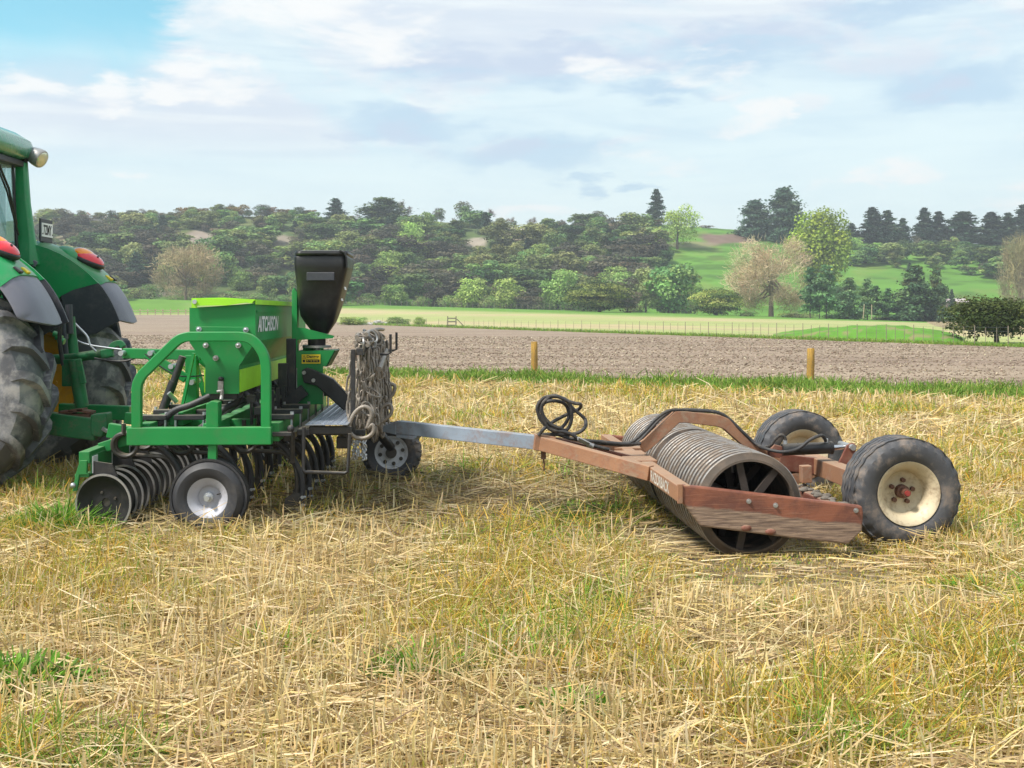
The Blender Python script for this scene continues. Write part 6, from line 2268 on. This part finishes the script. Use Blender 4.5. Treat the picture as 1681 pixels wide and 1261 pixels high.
# folded top: bars and loops lying over the rack
tb = MB()
for k in range(5):
    x_ = lxr + RNG.uniform(-.06, .08)
    tb.tube(smooth_path([(x_, .36, zr_ + .03 + .02 * k), (x_ + RNG.normal(0, .02), 1.0, zr_ + .04 + .02 * k), (x_ + RNG.normal(0, .02), 1.6, zr_ + .05 + .02 * k), (x_, 2.25, zr_ + .04 + .02 * k)], 4), .016, 8)
tb.tube([(lxr + .13, .55, zr_ - .16), (lxr + .10, 1.9, zr_ - .06)], .022, 8)
tb.build('spreader_bar', 'chain_steel', harrow, 50)
for k in range(22):
    ly = RNG.uniform(.4, 2.2)
    x_, z_ = lxr + RNG.uniform(-.05, .08), zr_ + RNG.uniform(.0, .09)
    r_ = RNG.uniform(.03, .055)
    d1, d2 = V3(*RNG.normal(0, 1, 3)).normalized(), None
    d2 = d1.orthogonal().normalized()
    d3 = d1.cross(d2)
    MB().tube([V3(x_, ly, z_) + d2 * (r_ * math.cos(t_)) + d3 * (r_ * 1.4 * math.sin(t_)) for t_ in np.linspace(0, 6.28, 12, endpoint=False)], .009, 6, closed=True).build('harrow_link', 'worn_steel' if k % 3 == 0 else 'chain_steel', harrow, 50)
# knotted lump in the middle of the bundle
for k in range(16):
    ly = RNG.uniform(.35, 2.0)
    p = V3(lxr + RNG.uniform(-.04, .13), ly, zr_ - RNG.uniform(.15, .50))
    r_ = RNG.uniform(.022, .05)
    d1 = V3(*RNG.normal(0, 1, 3)).normalized()
    d2 = d1.orthogonal().normalized()
    d3 = d1.cross(d2)
    MB().tube([p + d2 * (r_ * math.cos(t_)) + d3 * (r_ * 1.7 * math.sin(t_)) for t_ in np.linspace(0, 6.28, 12, endpoint=False)], .0085, 6, closed=True).build('harrow_link', 'chain_steel', harrow, 50)
# big open ring at the bottom
rg_ = [D(a, b_, .30) for a, b_ in ((596, 668), (584, 676), (575, 692), (573, 706), (580, 716), (592, 720), (605, 717), (613, 708), (611, 697), (603, 703), (610, 682), (606, 671))]
MB().tube(smooth_path(rg_, 5, True), .016, 9, closed=True).build('harrow_ring', 'chain_steel', harrow, 50)
rg_ = [D(a, b_, .7) for a, b_ in ((628, 668), (640, 664), (643, 676), (634, 688), (618, 697), (612, 694), (622, 684))]
MB().tube(smooth_path(rg_, 5, True), .014, 8, closed=True).build('harrow_ring', 'chain_steel', harrow, 50)
rg_ = [D(a, b_, .9) for a, b_ in ((641, 630), (648, 634), (646, 646), (640, 652))]
MB().tube(smooth_path(rg_, 5), .014, 8).build('harrow_ring', 'chain_steel', harrow, 50)
# bright safety chain dangling below
for k in range(5):
    o = bpy.data.objects.new('safety_chain', SM[k % 5].copy())
    o.data.materials.clear()
    o.data.materials.append(MATS['zinc'])
    COL.objects.link(o)
    o.parent = harrow
    o.location = D(580 + 4.5 * k, 722, .40)
    o.scale = (.8, .8, .20)
    o.rotation_euler = (0, 0, k)

# ================================================================== RING ROLLER
OX, OY, RA = 1.046, 7.05, 0.08
RR = Frame(OX, OY, RA)
roller = thing('field_roller', 'rusty red ring roller with two rubber tyred wheels towed behind the drill', 'field roller', (OX, OY, 0), RA)
Q = RR.at
RL = 2.95
# side planks
near = [(1117, 796), (1150, 799), (1300, 816.5), (1416, 831), (1418, 842), (1416, 872), (1393, 894), (1300, 884), (1150, 864.5), (1119, 824)]
pk = [Q(a, b_, 0.0) for a, b_ in near]
pm = MB().prism(pk, (0, .055, 0)).mesh('side_plank')
for ly in (0, RL):
    o = link('side_plank', pm, 'plank_paint' if not pm.materials else [], roller, None, .012)
    o.location.y = ly
for a, b_ in ((1229, 823), (1273, 829.5), (1405, 838)):
    p = Q(a, b_, 0)
    bb = MB().cyl(p + V3(0, -.016, 0), p + V3(0, .02, 0), .010, 6)
    bb.cyl(p + V3(0, -.005, 0), p + V3(0, .01, 0), .016, 14)
    bb.build('bolt', 'worn_steel', roller, 40)
for a, b_ in ((1225, 867), (1265, 873)):
    p = Q(a, b_, 0)
    MB().ball(p, (.035, .012, .02), 10, 6).build('paint_lump', 'dark_rust', roller, 50)
# front beam
fz1, fz0 = Q(1114, 794, 0.05).z, Q(1114, 822, 0.05).z
fx0, fx1 = Q(1069, 772, .88).x - .0, 0
fbx0, fbx1 = Q(1114, 800, 0).x - .01, Q(1134, 800, 0).x
MB().box2((fbx0, .002, fz0), (fbx1, RL + .05, fz1 - .004)).build('front_beam', 'rust_paint', roller, bevel=.006)
MB().box2((fbx0 + .0, -.012, fz0 - .01), (fbx0 + .035, .0015, fz1 + .006)).build('beam_end', 'rust_paint', roller, bevel=.004)
# lettering on the front face of the beam, reads from far to near
text_part('RAZORBACK', 'lettering', 'worn_white', roller, (fbx0 - .002, .80, fz0 + .015), (0, -1, 0), (0, 0, 1), .58, (fz1 - fz0) * .70)
# rear beam
rbx = Q(1404, 840, 0.05).x
rz1, rz0 = Q(1404, 836, .05).z, Q(1404, 862, .05).z
MB().box2((rbx - .09, .056, rz0), (rbx, RL, rz1)).build('rear_beam', 'dark_rust', roller, bevel=.012)
# drum of cast rings
RRAD = .345
dcn = Q(1231, 831, .08)
dX, dZ = dcn.x, .325
nring, w_r = 36, .0775
ringm = MB().lathe([(RRAD - .046, .002), (RRAD - .044, w_r * .10), (RRAD - .009, w_r * .34), (RRAD - .001, w_r * .41), (RRAD - .001, w_r * .59), (RRAD - .009, w_r * .66), (RRAD - .044, w_r * .90), (RRAD - .046, w_r - .002),
                    (RRAD - .060, w_r + .001), (RRAD - .062, w_r * .5), (RRAD - .060, -.001)], 72)
rme = ringm.mesh('roller_ring')
rme.materials.append(MATS['ring_iron'])
rme.shade_smooth()
rme.set_sharp_from_angle(angle=math.radians(50))
spk = MB().cyl((0, 0, 0), (0, w_r, 0), .062, 20)
for k in range(7):
    a = 2 * math.pi * k / 7
    spk.beam((.05 * math.cos(a), w_r / 2, .05 * math.sin(a)), ((RRAD - .06) * math.cos(a), w_r / 2, (RRAD - .06) * math.sin(a)), .025, .045, (0, 1, 0))
sme = spk.mesh('spokes')
sme.materials.append(MATS['spoke_dark'])
gap = .10
for k in range(nring):
    ly = .075 + k * w_r + (gap if k >= 18 else 0)
    if ly + w_r > RL - .01:
        break
    o = bpy.data.objects.new('roller_ring', rme)
    COL.objects.link(o)
    o.parent = roller
    o.location = (dX, ly, dZ)
    o.rotation_euler = (0, k * .37, 0)
    if k not in (0, 5, 17, 18, 35):
        continue
    s_ = bpy.data.objects.new('spokes', sme)
    COL.objects.link(s_)
    s_.parent = o
MB().cyl((dX, .058, dZ), (dX, RL, dZ), .035, 16).build('drum_shaft', 'spoke_iron', roller, 40)
MB().cyl((dX, .075 + 18 * w_r + .005, dZ), (dX, .075 + 18 * w_r + gap - .005, dZ), RRAD - .09, 30).build('drum_spacer', 'black_steel', roller, 40)
# centre line and draw frame
CL = 1.45
tongue_z = Q(885, 725, CL).z
hp_ = Q(889, 727, CL)
for ly, nm in ((.86, 0), (2.06, 1)):
    e_ = V3(fbx0 + .01, ly, (fz0 + fz1) / 2 + .005)
    s0 = hp_ + V3(0, -.035 if nm == 0 else .035, 0)
    MB().beam(s0, e_, .075, .105).build('draw_arm', 'rust_paint', roller, bevel=.006)
MB().beam(hp_ + V3(.10, 0, .005), V3(fbx0 + .03, CL, fz1 - .045), .06, .07).build('draw_strut', 'dark_rust', roller, bevel=.006)
ex = MB().box(hp_ + V3(.02, 0, .0), (.16, .12, .118), Matrix.Rotation(.12, 3, 'Y'))
ex.build('tongue_socket', 'rust_paint', roller, bevel=.006)
MB().box2((fbx0 + .20, CL + .5, fz1 - .11), (fbx0 - .28, CL + .62, fz1 + .0)).build('draw_gusset', 'rust_paint', roller, bevel=.006)
MB().box2((fbx0 - .10, CL - .3, fz1 - .04), (fbx0 + .12, CL + .3, fz1 + .004)).build('draw_plate', 'rust_paint', roller, bevel=.006)
pn = MB().box(hp_ + V3(.012, -.02, -.085), (.035, .03, .07))
pn.build('hitch_pin', 'hub_rust', roller)
MB().tube([hp_ + V3(.012, -.02, -.11), hp_ + V3(.018, -.02, -.16), hp_ + V3(.014, -.02, -.205)], .006, 6).build('hitch_wire', 'hub_rust', roller)
# grey extending tongue to the drill (aims at the hitch of the drill)
gL = RR._loc(V3((632 - CX) / FPX * 9.25, 9.25, EYE - (698.5 - HY) / FPX * 9.25))
gD = (hp_ - gL).normalized()
tg = MB().beam(gL + gD * .14, hp_ + gD * .02, .075, .105)
tg.build('tongue', 'grey_paint', roller, bevel=.005)
nose = MB()
sd = gD.cross(V3(0, 0, 1)).normalized()
up_ = sd.cross(gD)
q0, q1 = gL + gD * .145, gL - gD * .03
nose.prism([q0 + up_ * .053 - sd * .04, q0 - up_ * .060 - sd * .04, q1 - up_ * .045 - sd * .04, q1 - up_ * .015 - sd * .04], sd * .08)
nose.prism([q0 - up_ * .053 + gD * .22 - sd * .035, q0 - up_ * .053 - sd * .035, q0 - up_ * .085 - sd * .035, q0 - up_ * .085 + gD * .18 - sd * .035], sd * .07)
nose.build('tongue_nose', 'grey_paint', roller, bevel=.005)
ey_ = [q1 + gD * (-.045 + .055 * math.cos(t_)) + V3(0, 0, -.03) + sd * (.055 * math.sin(t_)) for t_ in np.linspace(0, 6.28, 16, endpoint=False)]
MB().tube(ey_, .018, 8, closed=True).build('tow_eye', 'hub_rust', roller, 50)

# arch over the drum
ap = [Q(1052, 734, CL), Q(1062, 728, CL), Q(1110, 684, CL), Q(1124, 684, CL), Q(1178, 690.5, CL), Q(1192, 696, CL), Q(1243, 741, CL), Q(1282, 762, CL)]
MB().sweep(ap, .085, .088, (0, 1, 0)).build('lift_arch', 'rust_paint', roller, bevel=.006)
hbk = Q(1277, 752, CL)
MB().beam(Q(1276, 757, CL), Q(1340, 765, CL), .10, .13).build('rear_arm', 'dark_rust', roller, bevel=.008)
abx = Q(1345, 760, CL).x
azt = Q(1336, 751, CL).z
MB().box2((abx - .06, .62, azt - .125), (abx + .06, 1.62, azt)).build('axle_beam', 'rust_paint', roller, bevel=.006)
MB().beam(Q(1323, 792, 1.0), Q(1322, 764, 1.0), .07, .075).build('frame_stop', 'rust_paint', roller, bevel=.005)
# lever and cylinder
for dy_ in (-.06, .06):
    MB().prism([Q(a, b_, CL - .25 + dy_) for a, b_ in ((1381, 768), (1377, 760), (1391, 731), (1399, 727), (1407, 732), (1405, 741), (1392, 766))], (0, .022, 0)).build('lever_plate', 'dark_rust', roller, bevel=.004)
p = Q(1401, 735, CL - .35)
MB().cyl(p, p + V3(0, .26, 0), .022, 12).build('pin', 'worn_steel', roller, 40)
c0, c1 = Q(1284, 738.5, CL - .2), Q(1366, 735, CL - .2)
MB().tube([c0, c0.lerp(c1, .94), c0.lerp(c1, .945), c1], [.044, .044, .049, .049], 20).build('hydraulic_cylinder', 'black_plastic', roller, 40)
MB().tube([c1, Q(1386, 734, CL - .2)], .019, 12).build('cylinder_rod', 'bright_steel', roller, 40)
MB().tube([Q(1385, 734, CL - .2), Q(1402, 734, CL - .2)], .03, 10).build('rod_eye', 'dark_rust', roller, 40)
MB().prism([Q(a, b_, CL - .2) for a, b_ in ((1262, 742), (1272, 730), (1284, 733), (1288, 745), (1280, 752), (1264, 750))], (0, .05, 0)).build('cylinder_lug', 'dark_rust', roller, bevel=.004)
# hoses: coil on the tongue, run along the frame, over the arch, to the cylinder
HR = .0135
hc = MB()
y1, y2, y3 = CL, CL + .06, CL - .06
co = [Q(a, b_, l_) for a, b_, l_ in (
    (1052, 728, CL - .07), (1020, 728.5, CL - .07), (985, 725, CL - .06), (960, 723, CL - .06), (930, 718, y1), (905, 706, y1), (888, 690, y2), (883, 672, y2), (891, 657, y2), (908, 651, y2), (926, 655, y1), (937, 668, y1), (938, 690, y1), (930, 706, y1), (918, 703, y3),
    (901, 694, y3), (889, 676, y3), (893, 662, y3), (910, 658, y3), (928, 664, y2), (934, 682, y2), (926, 698, y2), (914, 706, y1), (900, 700, y1), (886, 684, y1), (882, 668, y1), (892, 654, y1), (912, 650, y3), (930, 658, y3), (943, 662, y3), (953, 664, y3), (951, 671, y2), (936, 678, y2), (912, 690, y2), (895, 702, y3), (887, 711, y3), (884, 715, y3))]
hc.tube(smooth_path(co, 5), HR, 9)
co2 = [Q(a, b_, l_) for a, b_, l_ in ((882, 715, y1), (900, 713, y1), (925, 713.5, y1), (948, 711, y1), (960, 702, y1), (961, 690, y2), (953, 681, y2), (940, 670, y2), (930, 657, y2), (913, 651, y2), (897, 656, y3), (889, 669, y3), (893, 686, y3), (902, 704, y3), (925, 709, y3), (940, 714, y3), (950, 722, y3), (958, 726, CL - .1), (975, 732, CL - .1), (1000, 738, CL - .1))]
hc.tube(smooth_path(co2, 5), HR, 9)
hc.build('hydraulic_hose', 'dusty_hose', roller, 60)
sp = MB()
for k in range(9):
    a, b_ = 949 + k * 2.0, 720.5 + k * 1.0
    sp.tube([Q(a, b_ - 2.5, CL - .08), Q(a + 1.2, b_ + 3.5, CL - .11), Q(a + 2, b_ - 2.2, CL - .13)], .007, 6)
sp.tube([Q(964, 729, CL - .1), Q(974, 733, CL - .1)], .020, 10)
sp.build('hose_coupling', 'worn_steel', roller, 50)
up2 = smooth_path([Q(985, 726, CL - .06), Q(1022, 729, CL - .07), Q(1040, 724, CL - .07), Q(1060, 706, CL - .06), Q(1076, 689, CL - .05), Q(1094, 676, CL - .04), Q(1112, 673, CL - .03), Q(1150, 674.5, CL - .03), Q(1180, 678, CL - .03), Q(1196, 687, CL - .03), Q(1216, 706, CL - .04), Q(1240, 728, CL - .06), Q(1258, 737, CL - .2), Q(1285, 742, CL - .28), Q(1310, 737, CL - .28), Q(1330, 722, CL - .28), Q(1350, 715, CL - .24), Q(1356, 726, CL - .2)], 6)
hh = MB().tube(up2, .0125, 9)
hh.build('hydraulic_hose', 'dusty_hose', roller, 60)
up3 = smooth_path([Q(975, 727, CL - .02), Q(1030, 731, CL - .02), Q(1048, 725, CL - .0), Q(1066, 707, CL + .02), Q(1086, 686, CL + .03), Q(1108, 674, CL + .03), Q(1150, 673.5, CL + .03), Q(1183, 679, CL + .03), Q(1212, 702, CL + .02), Q(1240, 731, CL), Q(1262, 733, CL - .15), Q(1272, 722, CL - .18), Q(1282, 714, CL - .2), Q(1289, 720, CL - .2), Q(1289, 731, CL - .2)], 6)
MB().tube(up3, .0125, 9).build('hydraulic_hose', 'dusty_hose', roller, 60)
fit = MB()
for a, b_ in ((1289, 727), (1356, 724)):
    fit.tube([Q(a, b_ - 4, CL - .2), Q(a, b_ + 6, CL - .2)], .016, 8)
fit.build('hose_fitting', 'zinc', roller, 40)
# road wheels
WR, WW = .365, .30


def road_tyre_wob(a, j, r, y):
    if r > WR - .03 and abs(y) < WW * .42:
        y = y + .008 * math.sin(a * 26)
    return r, y


rt = MB().lathe(tyre_profile(WR, WW, .198, .055, (-.66, -.33, .0, .33, .66)), 130, wob=road_tyre_wob)
rtm = rt.mesh('tyre')
wcn = Q(1493, 806, .22)
for i, ly in enumerate((.36, 2.42)):
    w_ = bpy.data.objects.new('road_wheel', None)
    COL.objects.link(w_)
    w_.parent = roller
    w_.location = (wcn.x, ly, .366)
    w_.rotation_euler = (0, .3 + i, 0)
    link('tyre', rtm, 'dusty_rubber' if not rtm.materials else [], w_, 35)
    rmw = rim_mesh('rim', .20, .27, -.025, -.005 if i == 0 else -.03, .03, 48)
    rmw.build('rim', 'cream_rim', w_, 35)
    hbm = MB().tube([(0, -.105, 0), (0, -.055, 0), (0, -.05, 0), (0, .06, 0)], [.026, .030, .044, .05], 18)
    hbm.build('hub', 'hub_rust', w_, 40)
    MB().cyl((0, -.118, 0), (0, -.1055, 0), .018, 12).build('hub_cap', 'hub_red', w_, 40)
    for k in range(5):
        a = .5 + 2 * math.pi * k / 5
        MB().cyl((.075 * math.cos(a), -.032, .075 * math.sin(a)), (.075 * math.cos(a), .0, .075 * math.sin(a)), .016, 6).build('wheel_nut', 'hub_rust', w_)
MB().cyl((wcn.x, .45, .366), (wcn.x, 2.4, .366), .045, 14).build('wheel_axle', 'rust_paint', roller, 40)
for ly in (.75, 1.5, 2.1):
    MB().beam((abx, ly, azt - .06), (wcn.x, ly, .355), .09, .10).build('wheel_arm', 'rust_paint', roller, bevel=.006)
MB().beam((abx - .02, CL, azt - .09), (rbx - .05, CL, (rz0 + rz1) / 2), .09, .09).build('rear_strut', 'rust_paint', roller, bevel=.006)
# clods and straw caught on the rear beam
RNG = np.random.default_rng(31)
tr_ = MB()
for k in range(26):
    ly = RNG.uniform(.15, 1.1)
    p = V3(rbx - RNG.uniform(.0, .09), ly, rz1 + .008)
    s_ = RNG.uniform(.008, .025)
    tr_.ball(p, (s_ * 1.5, s_, s_ * .7), 6, 4)
tag(tr_.build('caught_soil', 'grey_wood', roller, None), kind='stuff')


# ================================================================== haze: the air between here and the bluff
hm_ = bpy.data.materials.new('haze')
hm_.use_nodes = True
HT = NT(hm_.node_tree)
ho = HT.n('ShaderNodeOutputMaterial')
pv = HT.n('ShaderNodeVolumePrincipled')
pv.inputs['Color'].default_value = (0.90, 0.95, 1.0, 1)
pv.inputs['Density'].default_value = 0.00054
pv.inputs['Anisotropy'].default_value = 0.2
HT.t.links.new(pv.outputs[0], ho.inputs['Volume'])
MATS['haze'] = hm_
hz_ = MB().box2((-2600, -2600, -12), (2600, 2600, 75)).build('haze', 'haze')
tag(hz_, kind='stuff')
